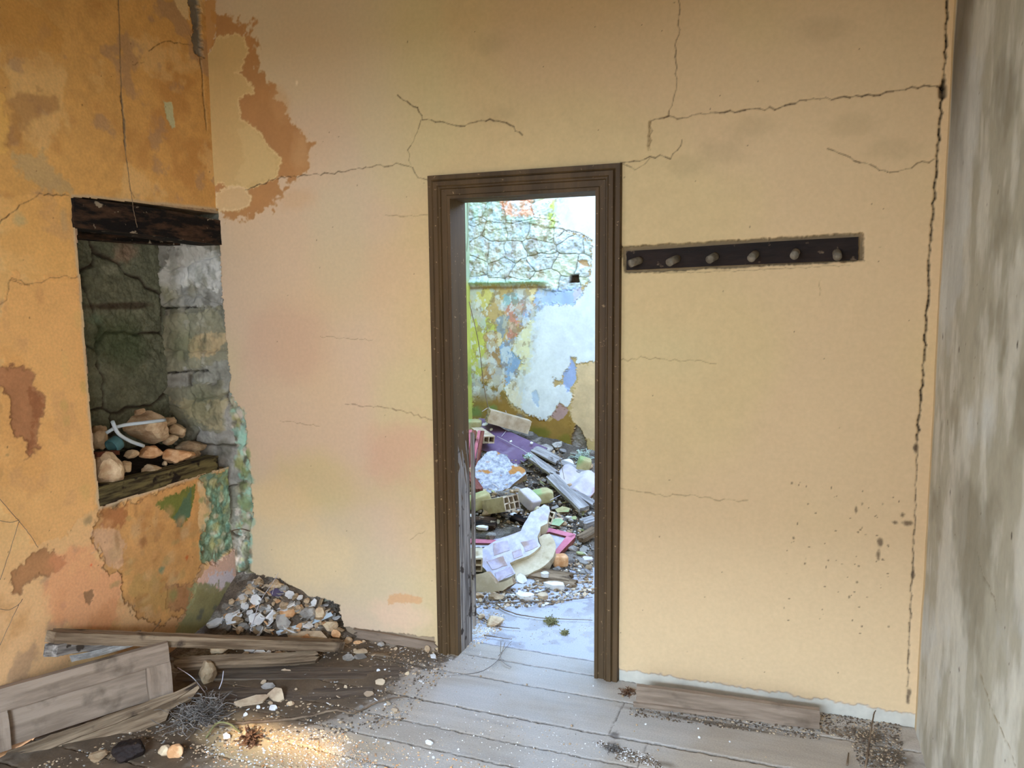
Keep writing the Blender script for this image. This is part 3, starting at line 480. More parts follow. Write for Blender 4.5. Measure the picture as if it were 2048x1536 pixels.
# ---------------- partition's other face, raised out of view to block the sun, and the doorway's thickness
boxes('wall_back_far_face', [(XL - 0.1, DX0 - 0.022, YB + 0.12, YB + 0.16, 0, 5.2), (DX1 + 0.022, XR + 1.5, YB + 0.04, YB + 0.16, 0, 5.2), (DX0 - 0.022, DX1 + 0.022, YB + 0.04, YB + 0.16, DZ + 0.022, 5.2),
                            (DX0 - 0.1, DX0 - 0.022, YB + 0.04, YB + 0.16, 0, 5.2)], M['plain'], 'structure')
# ---------------- far room: far wall, its left wall
Fw_ = Relief(1, YF, -3.0, -0.9, 0.0, 2.85, 0.005, -1)
n3 = fbm(Fw_.U, Fw_.V, 18, 5, 5); Fw_.c[:] = lin(196, 170, 118); Fw_.c *= (1 + 0.3 * n3)[..., None]
z5 = lambda pts: ZP(pts, 900, 370, 3.3406); P5 = lambda pts, c, dh=0.0, rag=0.020, sd_=1, mott=0.08, lip=None, a=1.0, soft=0.003, rs=26: Fw_.poly(z5(pts), c, dh, soft, rag * 1.6, rs, a, sd_, mott + 0.12, lip=lip)
r = P5([(0, 40), (580, -60), (740, 290), (950, 375), (935, 640), (880, 690), (700, 720), (600, 680), (590, 655), (100, 655), (0, 640)], None, 0.0, 0.01, 2)
Fw_.stones(r[0], r[1], 0.155, 11, [(206, 216, 222), (190, 206, 222), (212, 222, 204), (222, 218, 218), (202, 214, 210), (216, 210, 196)], (164, 172, 164), 0.016, 0.75, 0.03, 0.022)
P5([(0, 40), (360, 30), (350, 200), (580, 230), (560, 262), (340, 240), (200, 250), (60, 240), (0, 250)], (190, 214, 196), 0.006, 0.012, 3, 0.2)
P5([(350, -20), (545, -20), (552, 90), (560, 205), (470, 222), (400, 205), (365, 210), (345, 150)], (232, 176, 146), 0.004, 0.012, 4, 0.25)
P5([(548, -60), (1100, -60), (1100, 1190), (970, 1180), (845, 1190), (838, 1160), (805, 1155), (800, 1230), (760, 1250), (755, 1310), (690, 1290), (700, 1345), (760, 1340), (830, 1410), (770, 1500), (740, 1450), (700, 1530), (640, 1570), (560, 1560), (400, 1450), (365, 1350), (440, 1290), (480, 1190), (420, 1110), (460, 1000), (560, 890), (600, 800), (640, 790), (820, 800), (880, 730), (930, 640), (950, 380), (880, 330), (740, 292), (640, 290), (590, 250), (575, 120)], (224, 230, 234), 0.005, 0.008, 5, 0.03, (176, 170, 160))
P5([(430, 1060), (470, 990), (540, 900), (560, 900), (545, 1100), (530, 1250), (440, 1290), (480, 1190), (420, 1110)], (224, 220, 172), 0, 0.012, 6, 0.05, a=0.8, soft=0.012)
P5([(365, 1350), (440, 1290), (480, 1400), (480, 1500), (400, 1450)], (226, 216, 184), 0, 0.012, 6, 0.05, a=0.7, soft=0.012)
Fw_.blob(z5([(680, 180)])[0], 0.05, (196, 218, 92), 0.9, rv=0.16, seed=3); Fw_.blob(z5([(615, 180)])[0], 0.05, (238, 236, 190), 0.8, rv=0.16, seed=4)
r = P5([(560, 690), (600, 675), (660, 700), (760, 690), (880, 680), (885, 730), (820, 805), (640, 800), (600, 830), (570, 850), (548, 800)], (170, 192, 228), 0.001, 0.008, 7)
P5([(820, 700), (880, 680), (885, 740), (830, 780)], (206, 200, 220), 0.001, 0.006, 8, a=0.8)
P5([(440, 672), (592, 668), (582, 710), (545, 798), (500, 760), (445, 735)], (236, 218, 168), 0.002, 0.006, 9, lip=(150, 124, 90))
P5([(372, 830), (400, 780), (480, 755), (560, 800), (565, 855), (500, 880), (460, 905), (455, 1000), (400, 1035), (375, 1030), (395, 930)], (206, 148, 128), 0, 0.010, 10, 0.12)
P5([(350, 770), (365, 730), (430, 720), (480, 760), (440, 810), (410, 790), (370, 815), (345, 800)], (158, 192, 196), 0.001, 0.008, 11)
P5([(330, 1080), (350, 1050), (440, 1020), (412, 1105), (475, 1180), (440, 1290), (375, 1345), (350, 1300), (335, 1180)], (146, 176, 214), 0.001, 0.010, 12, 0.1)
P5([(310, 880), (400, 870), (385, 960), (350, 1050), (325, 1000), (300, 930)], (150, 160, 168), 0, 0.010, 13, 0.15); P5([(440, 850), (560, 850), (545, 900), (470, 950), (470, 900)], (168, 190, 224), 0, 0.016, 14, 0.1, rs=40)
P5([(310, 990), (350, 985), (345, 1060), (325, 1080)], (226, 214, 176), 0, 0.006, 15)
P5([(90, 700), (290, 690), (300, 745), (230, 840), (160, 830), (90, 800)], (212, 204, 128), 0.002, 0.008, 16, lip=(140, 124, 74))
P5([(90, 860), (260, 890), (312, 940), (300, 990), (240, 985), (225, 1010), (255, 1140), (245, 1190), (200, 1280), (165, 1330), (160, 1500), (80, 1560)], (196, 200, 104), 0.002, 0.008, 17, lip=(140, 134, 74))
P5([(165, 1310), (320, 1310), (360, 1400), (400, 1500), (420, 1560), (150, 1560), (150, 1450)], (146, 122, 66), 0, 0.012, 18, 0.2); P5([(240, 1000), (310, 990), (330, 1100), (340, 1200), (380, 1320), (330, 1330), (220, 1290), (250, 1190)], (176, 144, 104), 0, 0.012, 19, 0.2)
P5([(845, 1200), (955, 1180), (1060, 1180), (1100, 1700), (800, 1700), (820, 1400), (850, 1290)], (214, 186, 146), 0.002, 0.010, 20, 0.1)
P5([(545, 1380), (575, 1365), (600, 1430), (590, 1480), (550, 1440)], (186, 204, 226), -0.002, 0.004, 21); P5([(755, 1250), (790, 1230), (805, 1150), (845, 1200), (845, 1300), (790, 1380), (755, 1330)], (160, 178, 220), -0.002, 0.006, 22)
z6 = lambda pts: ZP(pts, 900, 800, 5.906)
Fw_.poly(z6([(560, -80), (720, 90), (800, 150), (900, 190), (1000, 175), (1060, 225), (1190, 250), (1290, 40), (1400, 120), (1450, 240), (1500, 300), (1430, 480), (1470, 700), (500, 700), (400, 200)]), (158, 124, 62), 0, 0.004, 0.012, 18, 1.0, 23, 0.2)
Fw_.poly(z6([(1190, 200), (1290, 40), (1360, 80), (1400, 130), (1330, 220), (1280, 240), (1240, 210)]), (184, 152, 150), 0, 0.003, 0.008, 18, 0.9, 24, 0.15)
for q, rr, rv, cc in (((1080, 865), .12, .06, (112, 112, 40)), ((1130, 880), .08, .06, (128, 116, 44)), ((1040, 835), .04, .04, (130, 130, 130)), ((985, 820), .05, .05, (120, 146, 84)), ((950, 825), .08, .06, (118, 142, 84))): Fw_.blob(q, rr, cc, 0.85, seed=int(q[0]), rv=rv)
r = Fw_.poly(z6([(1490, 310), (1560, 360), (1600, 470), (1650, 620), (1640, 700), (1480, 690), (1430, 560), (1440, 430)]), (150, 142, 134), -0.03, 0.003, 0.01, 20, 1.0, 25, 0.35, lip=(120, 96, 64)); Fw_.h[r[0]] += r[1] * 0.04 * fbm(Fw_.U[r[0]], Fw_.V[r[0]], 20, 5, 3, 0.7)
Fw_.poly(z5([(800, 600), (858, 596), (858, 650), (792, 655)]), (92, 74, 62), -0.09, 0.003, 0.003, 20, 1.0, 26); Fw_.poly(z5([(850, 505), (915, 500), (930, 545), (890, 540), (860, 520)]), (214, 184, 150), -0.02, 0.003, 0.004, 20, 1.0, 27)
kf = lambda pts, wd=0.003, sd_=1: Fw_.crack(z5(pts), wd, 0.012, (96, 88, 88), 0.012, seed=sd_)
for i, c_ in enumerate([[(100, 260), (160, 280), (200, 262)], [(80, 400), (150, 400), (215, 425)], [(110, 545), (180, 575), (260, 600)], [(350, 235), (460, 245), (590, 272), (640, 290), (740, 292), (880, 328), (948, 375)], [(660, 370), (740, 330), (760, 310)], [(390, 560), (410, 550), (432, 505)], [(325, 520), (355, 545)], [(480, 580), (560, 575), (640, 590)], [(570, 350 + 90), (600, 460), (700, 430), (740, 460)], [(210, 300), (330, 300), (380, 290)], [(620, 485), (740, 488)], [(190, 600), (290, 610), (350, 560)]]): kf(c_, 0.0022, i)
for i_, (sc_, cc_, lo_, a_) in enumerate(((7, (190, 206, 222), 0.06, 0.6), (12, (206, 200, 178), 0.07, 0.55), (16, (150, 128, 96), 0.09, 0.6), (20, (224, 232, 236), 0.10, 0.6))):
    tint(Fw_, sstep(lo_, lo_ + 0.03, fbm(Fw_.U * 1.3, Fw_.V, sc_, 5, 70 + i_)) * sstep(-1.85, -2.05, Fw_.U + 0.25 * (1.7 - Fw_.V)) * sstep(0.75, 0.9, Fw_.V), cc_, a_)
# ledge of mortar
e = Fw_.uv(z5([(95, 655), (610, 662)])); zl = e[:, 1].mean(); k = np.exp(-((Fw_.V - zl - 0.01) / 0.02) ** 2) * sstep(-1.86, -1.95, Fw_.U); Fw_.h += 0.035 * k * (1 + fbm(Fw_.U, Fw_.V, 14, 4, 2)); tint(Fw_, k, (150, 190, 150), 0.7)
k = np.exp(-((Fw_.V - zl + 0.035) / 0.014) ** 2) * sstep(-1.86, -1.95, Fw_.U); tint(Fw_, k, (128, 98, 62), 0.8)
Fw_.h += 0.003 * fbm(Fw_.U, Fw_.V, 10, 4, 6)
Fw_.build('wall_far', M['plaster'])
Fl = Relief(0, XFL, 3.35, YF + 0.02, -0.02, 2.85, 0.012, 1)
Fl.c[:] = lin(190, 194, 96); Fl.c *= (1 + 0.5 * fbm(Fl.U, Fl.V, 8, 5, 5))[..., None]; tint(Fl, sstep(1.75, 1.85, Fl.V + 0.1 * n1[:1, :1].mean()), (170, 190, 170), 0.8); tint(Fl, sstep(0.05, 0.2, fbm(Fl.U, Fl.V, 3, 4, 8)), (120, 142, 74), 0.7); Fl.h += 0.02 * fbm(Fl.U, Fl.V, 4, 4, 3)
Fl.build('wall_far_left', M['plaster'])
boxes('wall_far_upper', [(XFL - 0.3, -0.95, YF + 0.13, YF + 0.3, 0, 2.85), (-0.905, 1.9, YF - 0.002, YF + 0.3, 0, 2.85)], M['plain'], 'structure')
boxes('wall_far_right', [(1.9, 2.1, 3.3, YF + 0.3, 0, 2.85)], M['plain'], 'structure')

# ---------------- floor
Fr = Relief(2, 0.0, XL - 0.1, XR + 0.05, 1.4, 4.9, 0.005, 1)
seams = [hit(1000, y, 2, 0)[1] for y in (1527, 1480, 1429, 1361, 1320, 1292)]
seams = [seams[0] - 0.15 * k for k in range(7, 0, -1)] + seams
Fr.c[:] = lin(174, 160, 144)
ii = np.searchsorted(np.array(seams), Fr.V + 0.004 * fbm(Fr.U, Fr.V, 3, 2, 3)); tone = _T[(ii * 37) & 255, 9]
Fr.c *= (0.88 + 0.24 * tone)[..., None]; gr_ = fbm(Fr.U * 0.12, Fr.V, 30, 5, 4); Fr.c *= (1 + 0.35 * gr_)[..., None]; Fr.h += 0.001 * gr_
tint(Fr, sstep(seams[-1] - 0.01, seams[-1] + 0.02, Fr.V), (172, 172, 182), 0.9)
tint(Fr, sstep(seams[-1], seams[-1] + 0.02, Fr.V) * sstep(0.0, 0.12, fbm(Fr.U, Fr.V, 14, 5, 16)), (134, 128, 130), 0.7); tint(Fr, sstep(0.0, 0.2, fbm(Fr.U, Fr.V, 1.8, 5, 6)), (186, 180, 174), 0.5)
for i, s_ in enumerate(seams): Fr.crack([(XL, s_), (-1.6, s_ + 0.006), (-0.9, s_ - 0.004), (XR, s_ + 0.004)], 0.003 if i != len(seams) - 4 else 0.005, 0.012, (60, 46, 36), 0.006, seed=i + 60, px=False)
for x_, a, b in ((-0.475, -5, -4), (-0.62, -4, -3), (-1.95, -3, -2), (-0.52, -6, -5)): Fr.crack([(x_, seams[a]), (x_ + 0.01, seams[b])], 0.0016, 0.006, (74, 60, 48), 0.003, seed=70, px=False)
# broken boards and earth at the left
bx = sstep(-1.45, -1.75, Fr.U + 0.35 * fbm(Fr.U, Fr.V, 3, 5, 12) + 0.55 * np.abs(Fr.V - 2.75) ) * sstep(3.4, 3.2, Fr.V)
tint(Fr, bx, (92, 74, 56), 0.85); Fr.c *= (1 + 0.5 * bx * fbm(Fr.U, Fr.V, 30, 5, 13))[..., None]; Fr.h += bx * (0.012 * fbm(Fr.U, Fr.V, 9, 5, 14) + 0.004)
Fr.poly([(-60, 1536), (150, 1480), (330, 1420), (430, 1300), (600, 1285), (865, 1292), (880, 1320), (790, 1350), (760, 1400), (640, 1450), (470, 1490), (330, 1560), (100, 1620), (-60, 1620)], (92, 75, 58), 0.0, 0.02, 0.05, 8, 0.85, 55, 0.5)
for q, rr, rv, cc, a in (((560, 1500), .32, .16, (190, 160, 120), .9), ((470, 1480), .2, .1, (206, 176, 130), .8), ((700, 1480), .2, .06, (168, 150, 126), .7), ((1740, 1470), .12, .06, (92, 78, 62), .95), ((1790, 1440), .10, .05, (92, 78, 62), .95), ((1780, 1520), .09, .08, (92, 78, 62), .95), ((1450, 1450), .35, .014, (100, 84, 66), .8), ((1230, 1500), .05, .02, (70, 58, 48), .9), ((1230, 1470), .02, .03, (90, 80, 74), .8), ((1290, 1520), .12, .02, (110, 96, 80), .8), ((870, 1300), .15, .03, (200, 180, 150), .8), ((940, 1260), .1, .08, (196, 190, 180), .6)):
    Fr.blob(q, rr, cc, a, rag=0.7, seed=int(q[0]), rv=rv)
Fr.h += np.where(Fr.V > 3.45, far_mound(Fr.U, Fr.V), near_heap(Fr.U, Fr.V)) * 0.5
Fr.cut |= (Fr.U < XL + 0.0) & (Fr.V < 2.7); Fr.cut |= (Fr.V > YB + 0.07) & ((Fr.U > DX1 + 0.3) | (Fr.U < -2.76))
Fr.build('floor', M['boards'])
boxes('floor_far', [(XFL, 1.9, 4.85, YF, -0.1, -0.001), (DX1 + 0.25, 1.9, 3.4, 4.85, -0.1, -0.001)], M['lime2'], 'structure')
# heap bodies
def heap(name, x0, x1, y0, y1, fn, step, col, seed, rough, label):
    R_ = Relief(2, 0.0, x0, x1, y0, y1, step, 1); R_.h = fn(R_.U, R_.V) + rough * 2 * fbm(R_.U, R_.V, 7, 5, seed, 0.6) * np.clip(fn(R_.U, R_.V) * 12, 0, 1) - 0.003
    R_.c[:] = lin(*col); R_.c *= (1 + 1.0 * fbm(R_.U, R_.V, 25, 5, seed + 2))[..., None]; tint(R_, sstep(0.05, 0.12, fbm(R_.U, R_.V, 9, 5, seed + 8)), (150, 140, 128), 0.6)
    R_.cut |= fn(R_.U, R_.V) < 0.002; o = R_.build(name, M['dirt'], 'stuff'); o['label'] = label; o['category'] = 'rubble'; return o
heap('rubble_heap', XL - 0.06, -1.95, 2.28, YB + 0.16, near_heap, 0.008, (104, 88, 72), 3, 0.02, 'dark earth and crumbs under the broken plaster in the left corner')
heap('rubble_mound', XFL, -0.6, 4.0, YF, far_mound, 0.012, (92, 82, 72), 5, 0.05, 'dark mound of crumbled rubble rising to the far wall beyond the doorway')
# ================================================================== THINGS
def _c(o, label=None, cat=None, group=None):
    if label: o['label'] = label
    if cat: o['category'] = cat
    if group: o['group'] = group
    return o
def thing(name, label, cat, loc, group=None):
    o = bpy.data.objects.new(name, None); COL.objects.link(o); o.location = loc; o.empty_display_size = 0.05
    return _c(o, label, cat, group)
def frame_of(x, up=(0, 0, 1)):
    x = Vector(x).normalized(); up = Vector(up); y = up.cross(x)
    if y.length < 1e-4: y = Vector((0, 1, 0)).cross(x)
    y.normalize(); z = x.cross(y); return Matrix((x, y, z)).transposed()
def place(name, V, Fc, mat, loc, R3=None, parent=None, smooth=False, mi=None):
    """mesh given in local coordinates, put at loc with rotation R3"""
    me = bpy.data.meshes.new(name); me.from_pydata([tuple(map(float, v)) for v in V], [], Fc)
    for m_ in (mat if isinstance(mat, (list, tuple)) else [mat]): me.materials.append(m_)
    if mi: me.polygons.foreach_set('material_index', mi)
    if smooth: me.polygons.foreach_set('use_smooth', [True] * len(me.polygons))
    me.update(); o = bpy.data.objects.new(name, me); COL.objects.link(o)
    M4 = Matrix.Translation(Vector(loc)) @ (R3.to_4x4() if R3 else Matrix.Identity(4))
    if parent is not None: o.parent = parent; M4 = Matrix.Translation(-Vector(parent.location)) @ M4
    o.matrix_local = M4; o.matrix_basis = M4; return o
def board_mesh(L, w, t, seed=0, rag=0.0, n=14, m=6, warp=0.003, groove=None):
    r = random.Random(seed); V, Fc = [], []; e0 = [r.uniform(-1, 0) * rag for _ in range(m + 1)]; e1 = [r.uniform(0, 1) * rag for _ in range(m + 1)]
    ph = r.uniform(0, 9)
    for s_ in (1, -1):
        for i in range(n + 1):
            for j in range(m + 1):
                f = i / n; x = (-0.5 + f) * L + (-e0[j] * (1 - f) ** 6 if i < n / 2 else -e1[j] * f ** 6)
                y = (j / m - 0.5) * w * (1 + 0.05 * math.sin(3 * f + ph)) + warp * math.sin(5 * f + ph); z = s_ * t / 2 + warp * math.sin(4 * f + ph * 2) + (r.uniform(-1, 1) * min(0.0012, t * 0.1))
                if groove and s_ > 0 and j in groove: z -= t * 0.35
                V.append((x, y, z))
    N = (n + 1) * (m + 1); q = lambda i, j, k=0: k * N + i * (m + 1) + j
    for i in range(n):
        for j in range(m):
            Fc.append((q(i, j), q(i + 1, j), q(i + 1, j + 1), q(i, j + 1))); Fc.append((q(i, j, 1), q(i, j + 1, 1), q(i + 1, j + 1, 1), q(i + 1, j, 1)))
        Fc.append((q(i, 0), q(i, 0, 1), q(i + 1, 0, 1), q(i + 1, 0))); Fc.append((q(i, m), q(i + 1, m), q(i + 1, m, 1), q(i, m, 1)))
    for j in range(m):
        Fc.append((q(0, j), q(0, j + 1), q(0, j + 1, 1), q(0, j, 1))); Fc.append((q(n, j), q(n, j, 1), q(n, j + 1, 1), q(n, j + 1)))
    return V, Fc
def board(name, a, b, w, t, mat, up=(0, 0, 1), seed=0, rag=0.02, parent=None, **k):
    a, b = Vector(a), Vector(b); V, Fc = board_mesh((b - a).length, w, t, seed, rag, **k)
    return place(name, V, Fc, mat, (a + b) / 2, frame_of(b - a, up), parent)
def slab(name, outline, anchor, normal, thick, mats, lift=0.0, parent=None, rag=0.004, seed=1, smooth=False, anchor3=None, down=None):
    """outline traced on a real plane through the anchor, given its thickness; mats[0] face, mats[1] sides"""
    A = np.array(anchor3) if anchor3 is not None else G(*anchor) + np.array([0, 0, lift]); n = Vector(normal).normalized(); nn = np.array(n); r = random.Random(seed); P = []
    for (px, py) in outline:
        d = ray(px, py); t = ((A - CAM) @ nn) / (d @ nn); P.append(Vector(CAM + d * t))
    Q = []
    for i, p in enumerate(P):
        q = P[(i + 1) % len(P)]; Q.append(p); L = (q - p).length; k = int(L / 0.03)
        for j in range(1, k): Q.append(p.lerp(q, j / k) + (q - p).normalized().cross(n) * r.uniform(-rag, rag))
    c = sum(Q, Vector()) / len(Q); R3 = frame_of(P[1] - P[0], n); Ri = R3.transposed(); top = [Ri @ (q - c) for q in Q]; N = len(top)
    V = [tuple(v) for v in top] + [(v.x * 0.97 + r.uniform(-rag, rag), v.y * 0.97 + r.uniform(-rag, rag), v.z - thick + r.uniform(-rag, rag)) for v in top]
    area2 = sum(top[i].x * top[(i + 1) % N].y - top[(i + 1) % N].x * top[i].y for i in range(N))
    if area2 < 0: V = [V[i] for i in list(range(N))[::-1]] + [V[N + i] for i in list(range(N))[::-1]]
    Fc = [tuple(range(N)), tuple(range(2 * N - 1, N - 1, -1))] + [(i, N + i, N + (i + 1) % N, (i + 1) % N) for i in range(N)]
    return place(name, V, Fc, mats, c, R3, parent, mi=[0, 1 if len(mats) > 1 else 0] + [1 if len(mats) > 1 else 0] * N if isinstance(mats, list) else None)
def ico(n=2):
    import bmesh
    bm = bmesh.new(); bmesh.ops.create_icosphere(bm, subdivisions=n, radius=1.0); V = [tuple(v.co) for v in bm.verts]; Fc = [tuple(v.index for v in f.verts) for f in bm.faces]; bm.free(); return V, Fc
ICO3, ICO2, ICO1 = ico(4), ico(2), ico(1)
def rock_verts(seed, sc=(1, 1, 1), base=None, nf=11, rough=0.05):
    r = random.Random(seed); V, Fc = base or ICO3; pl = []
    for _ in range(nf):
        n = Vector((r.gauss(0, 1), r.gauss(0, 1), r.gauss(0, 1))).normalized(); pl.append((n, r.uniform(0.62, 1.0)))
    out = []; ph = [r.uniform(0, 6) for _ in range(6)]
    for v in V:
        d = Vector(v); q = 1.15
        for n, k in pl:
            c = d.dot(n)
            if c > 0.05: q = min(q, k / c)
        q *= 1 + rough * (math.sin(7 * d.x + ph[0]) * math.sin(6 * d.y + ph[1]) + 0.6 * math.sin(15 * d.z + ph[2]) * math.sin(13 * d.x + ph[3])) + r.uniform(-1, 1) * rough * 0.12
        out.append((d.x * q * sc[0], d.y * q * sc[1], d.z * q * sc[2]))
    return out, Fc
def eulR(rx, ry, rz):
    from mathutils import Euler
    return Euler((rx, ry, rz)).to_matrix()
def rock(name, px, py, w_, h_, mat, seed, label=None, cat='stone', group=None, depth=0.8, up=0.0, rz=None, at=None, ry=0.0):
    b = Vector(at) if at is not None else Vector(G(px, py + h_ * 0.35)); D_ = (b - Vector(CAM)).length; k = D_ / F / 2; sx_, sz_ = w_ * k, h_ * k * 0.92
    V, Fc = rock_verts(seed, (sx_, sx_ * depth, sz_)); c = b + Vector((0, 0, sz_ * 0.62 + up))
    return _c(place(name, V, Fc, mat, c, eulR(0, ry, 0.35 if rz is None else rz)), label, cat, group)
def shard_mesh(seed, w_, d_, t, n=8):
    r = random.Random(seed); an = sorted(r.uniform(0, 6.283) for _ in range(n)); an = [6.283 * i / n + r.uniform(-.32, .32) for i in range(n)]
    P = [(math.cos(a) * w_ * r.uniform(.65, 1.05), math.sin(a) * d_ * r.uniform(.6, 1.05)) for a in an]
    V = [(x, y, t / 2 + r.uniform(-.1, .1) * t) for x, y in P] + [(x * r.uniform(.82, 1.02), y * r.uniform(.82, 1.02), -t / 2) for x, y in P]
    return V, [tuple(range(n)), tuple(range(2 * n - 1, n - 1, -1))] + [(i, n + i, n + (i + 1) % n, (i + 1) % n) for i in range(n)]
def shard(name, px, py, w_, h_, mat, seed, label=None, cat='fragment', group=None, tilt=(0.3, 0.1), t=0.008, rz=0.0, up=0.0):
    """w_, h_ : apparent size in pixels; the piece lies tilted on what is under it"""
    b = Vector(G(px, py)); D_ = (b - Vector(CAM)).length; k = D_ / F / 2; el = max(0.35, abs((b.z - CAM[2]) / D_) + math.sin(max(0, tilt[0])) * 0.8)
    V, Fc = shard_mesh(seed, w_ * k, h_ * k / el, t); hgt = abs(math.sin(tilt[0])) * h_ * k / el
    return _c(place(name, V, Fc, mat, b + Vector((0, 0, t * 0.6 + hgt * 0.6 + up)), eulR(tilt[0], tilt[1], rz)), label, cat, group)
def tube_mesh(pts, rad, seg=8, hollow=0.0):
    pts = [Vector(p) for p in pts]; V, Fc = [], []; n = len(pts); rr = rad if isinstance(rad, (list, tuple)) else [rad] * n
    up = Vector((0.13, 0.31, 0.94)); rings = []
    for k_ in ([1.0, hollow] if hollow else [1.0]):
        st = len(V)
        for i, p in enumerate(pts):
            t = (pts[min(i + 1, n - 1)] - pts[max(i - 1, 0)]).normalized(); y = up.cross(t).normalized(); z = t.cross(y)
            for j in range(seg):
                a = 6.28318 * j / seg; V.append(tuple(p + (y * math.cos(a) + z * math.sin(a)) * rr[i] * k_))
        for i in range(n - 1):
            for j in range(seg):
                f = (st + i * seg + j, st + i * seg + (j + 1) % seg, st + (i + 1) * seg + (j + 1) % seg, st + (i + 1) * seg + j); Fc.append(f if k_ == 1.0 else f[::-1])
        rings.append(st)
    if hollow:
        for i in (0, n - 1):
            for j in range(seg):
                a, b = rings[0] + i * seg, rings[1] + i * seg; f = (a + j, b + j, b + (j + 1) % seg, a + (j + 1) % seg); Fc.append(f if i == 0 else f[::-1])
    else: Fc += [tuple(range(seg))[::-1], tuple((n - 1) * seg + j for j in range(seg))]
    return V, Fc
def spline(P, n=6):
    P = [Vector(p) for p in P]; P = [P[0] * 2 - P[1]] + P + [P[-1] * 2 - P[-2]]; o = []
    for i in range(1, len(P) - 2):
        for k in range(n):
            t = k / n; a, b, c, d = P[i - 1:i + 3]; o.append(0.5 * ((2 * b) + (c - a) * t + (2 * a - 5 * b + 4 * c - d) * t * t + (3 * b - a - 3 * c + d) * t ** 3))
    o.append(P[-2]); return o
def tube(name, pts, rad, mat, label=None, cat=None, parent=None, seg=8, hollow=0.0, group=None, n=6, taper=False, jit=0.0, seed=0):
    Q = spline(pts, n); r = random.Random(seed)
    if jit: Q = [q + Vector((r.uniform(-jit, jit), r.uniform(-jit, jit), r.uniform(-jit, jit) * 0.5)) for q in Q]
    c = sum(Q, Vector()) / len(Q); rr = [rad * (1 - 0.6 * i / len(Q)) for i in range(len(Q))] if taper else rad
    V, Fc = tube_mesh([q - c for q in Q], rr, seg, hollow); return _c(place(name, V, Fc, mat, c, None, parent, True), label, cat, group)
def twig(name, px, mat, label, rad=0.0035, lifts=0.006, jit=0.003, seed=1, cat='twig', group=None):
    P = [Vector(G(*p)) + Vector((0, 0, lifts if not isinstance(lifts, (list, tuple)) else lifts[i])) for i, p in enumerate(px)]
    return tube(name, P, rad, mat, label, cat, seg=6, taper=True, jit=jit, seed=seed, group=group)
def hollow_mesh(L, W_, H_, nc, nr, wall=0.009, seed=0, chip=0.004):
    """clay block with rectangular tunnels running its whole length (x)"""
    V, Fc = [], []; cw = (W_ - wall * (nc + 1)) / nc; ch = (H_ - wall * (nr + 1)) / nr
    ys = [-W_ / 2]; zs = [-H_ / 2]
    for i in range(nc): ys += [ys[-1] + wall, ys[-1] + wall + cw]
    ys.append(W_ / 2)
    for i in range(nr): zs += [zs[-1] + wall, zs[-1] + wall + ch]
    zs.append(H_ / 2); r = random.Random(seed); ny, nz = len(ys), len(zs); jit = {}
    for s_ in (0, 1):
        for i in range(ny):
            for j in range(nz): V.append(((s_ - 0.5) * L + r.uniform(-chip, chip), ys[i], zs[j]))
    q = lambda s_, i, j: s_ * ny * nz + i * nz + j
    for i in range(ny - 1):
        for j in range(nz - 1):
            if i % 2 == 1 and j % 2 == 1:
                Fc += [(q(0, i, j), q(0, i, j + 1), q(1, i, j + 1), q(1, i, j)), (q(0, i + 1, j), q(1, i + 1, j), q(1, i + 1, j + 1), q(0, i + 1, j + 1)), (q(0, i, j), q(1, i, j), q(1, i + 1, j), q(0, i + 1, j)), (q(0, i, j + 1), q(0, i + 1, j + 1), q(1, i + 1, j + 1), q(1, i, j + 1))]
            else:
                Fc += [(q(0, i, j), q(0, i, j + 1), q(0, i + 1, j + 1), q(0, i + 1, j)), (q(1, i, j), q(1, i + 1, j), q(1, i + 1, j + 1), q(1, i, j + 1))]
    for i in range(ny - 1): Fc += [(q(0, i, 0), q(0, i + 1, 0), q(1, i + 1, 0), q(1, i, 0)), (q(0, i, nz - 1), q(1, i, nz - 1), q(1, i + 1, nz - 1), q(0, i + 1, nz - 1))]
    for j in range(nz - 1): Fc += [(q(0, 0, j), q(1, 0, j), q(1, 0, j + 1), q(0, 0, j + 1)), (q(0, ny - 1, j), q(0, ny - 1, j + 1), q(1, ny - 1, j + 1), q(1, ny - 1, j))]
    return V, Fc
def brick(name, pa, pb, W_, H_, mat, label, holes=(3, 2), la=0.0, lb=0.0, up=(0, 0, 1), seed=0, solid=False, cat='brick', group=None, moss=None):
    """block whose long axis runs from the ground under pixel pa to that under pixel pb (la, lb: heights above it)"""
    a, b = Vector(G(*pa)) + Vector((0, 0, la + H_ / 2)), Vector(G(*pb)) + Vector((0, 0, lb + H_ / 2)); L = (b - a).length
    if solid:
        V, Fc = rock_verts(seed, (1, 1, 1), ICO3, 0, 0.0); r = random.Random(seed); e = 7.0; out = []; ch = Vector((r.choice((-1, 1)), r.choice((-1, 1)), 1)).normalized()
        for v in V:
            d = Vector(v).normalized(); k = (abs(d.x) ** e + abs(d.y) ** e + abs(d.z) ** e) ** (-1 / e); p = Vector((d.x, d.y, d.z)) * k
            dd = p.dot(ch) - 1.35
            if dd > 0: p -= ch * dd
            out.append((p.x * L / 2, p.y * W_ / 2 * (1 + 0.02 * math.sin(5 * p.x)), p.z * H_ / 2))
        V = out
    else: V, Fc = hollow_mesh(L, W_, H_, holes[0], holes[1], seed=seed)
    return _c(place(name, V, Fc, mat, (a + b) / 2, frame_of(b - a, up)), label, cat, group)
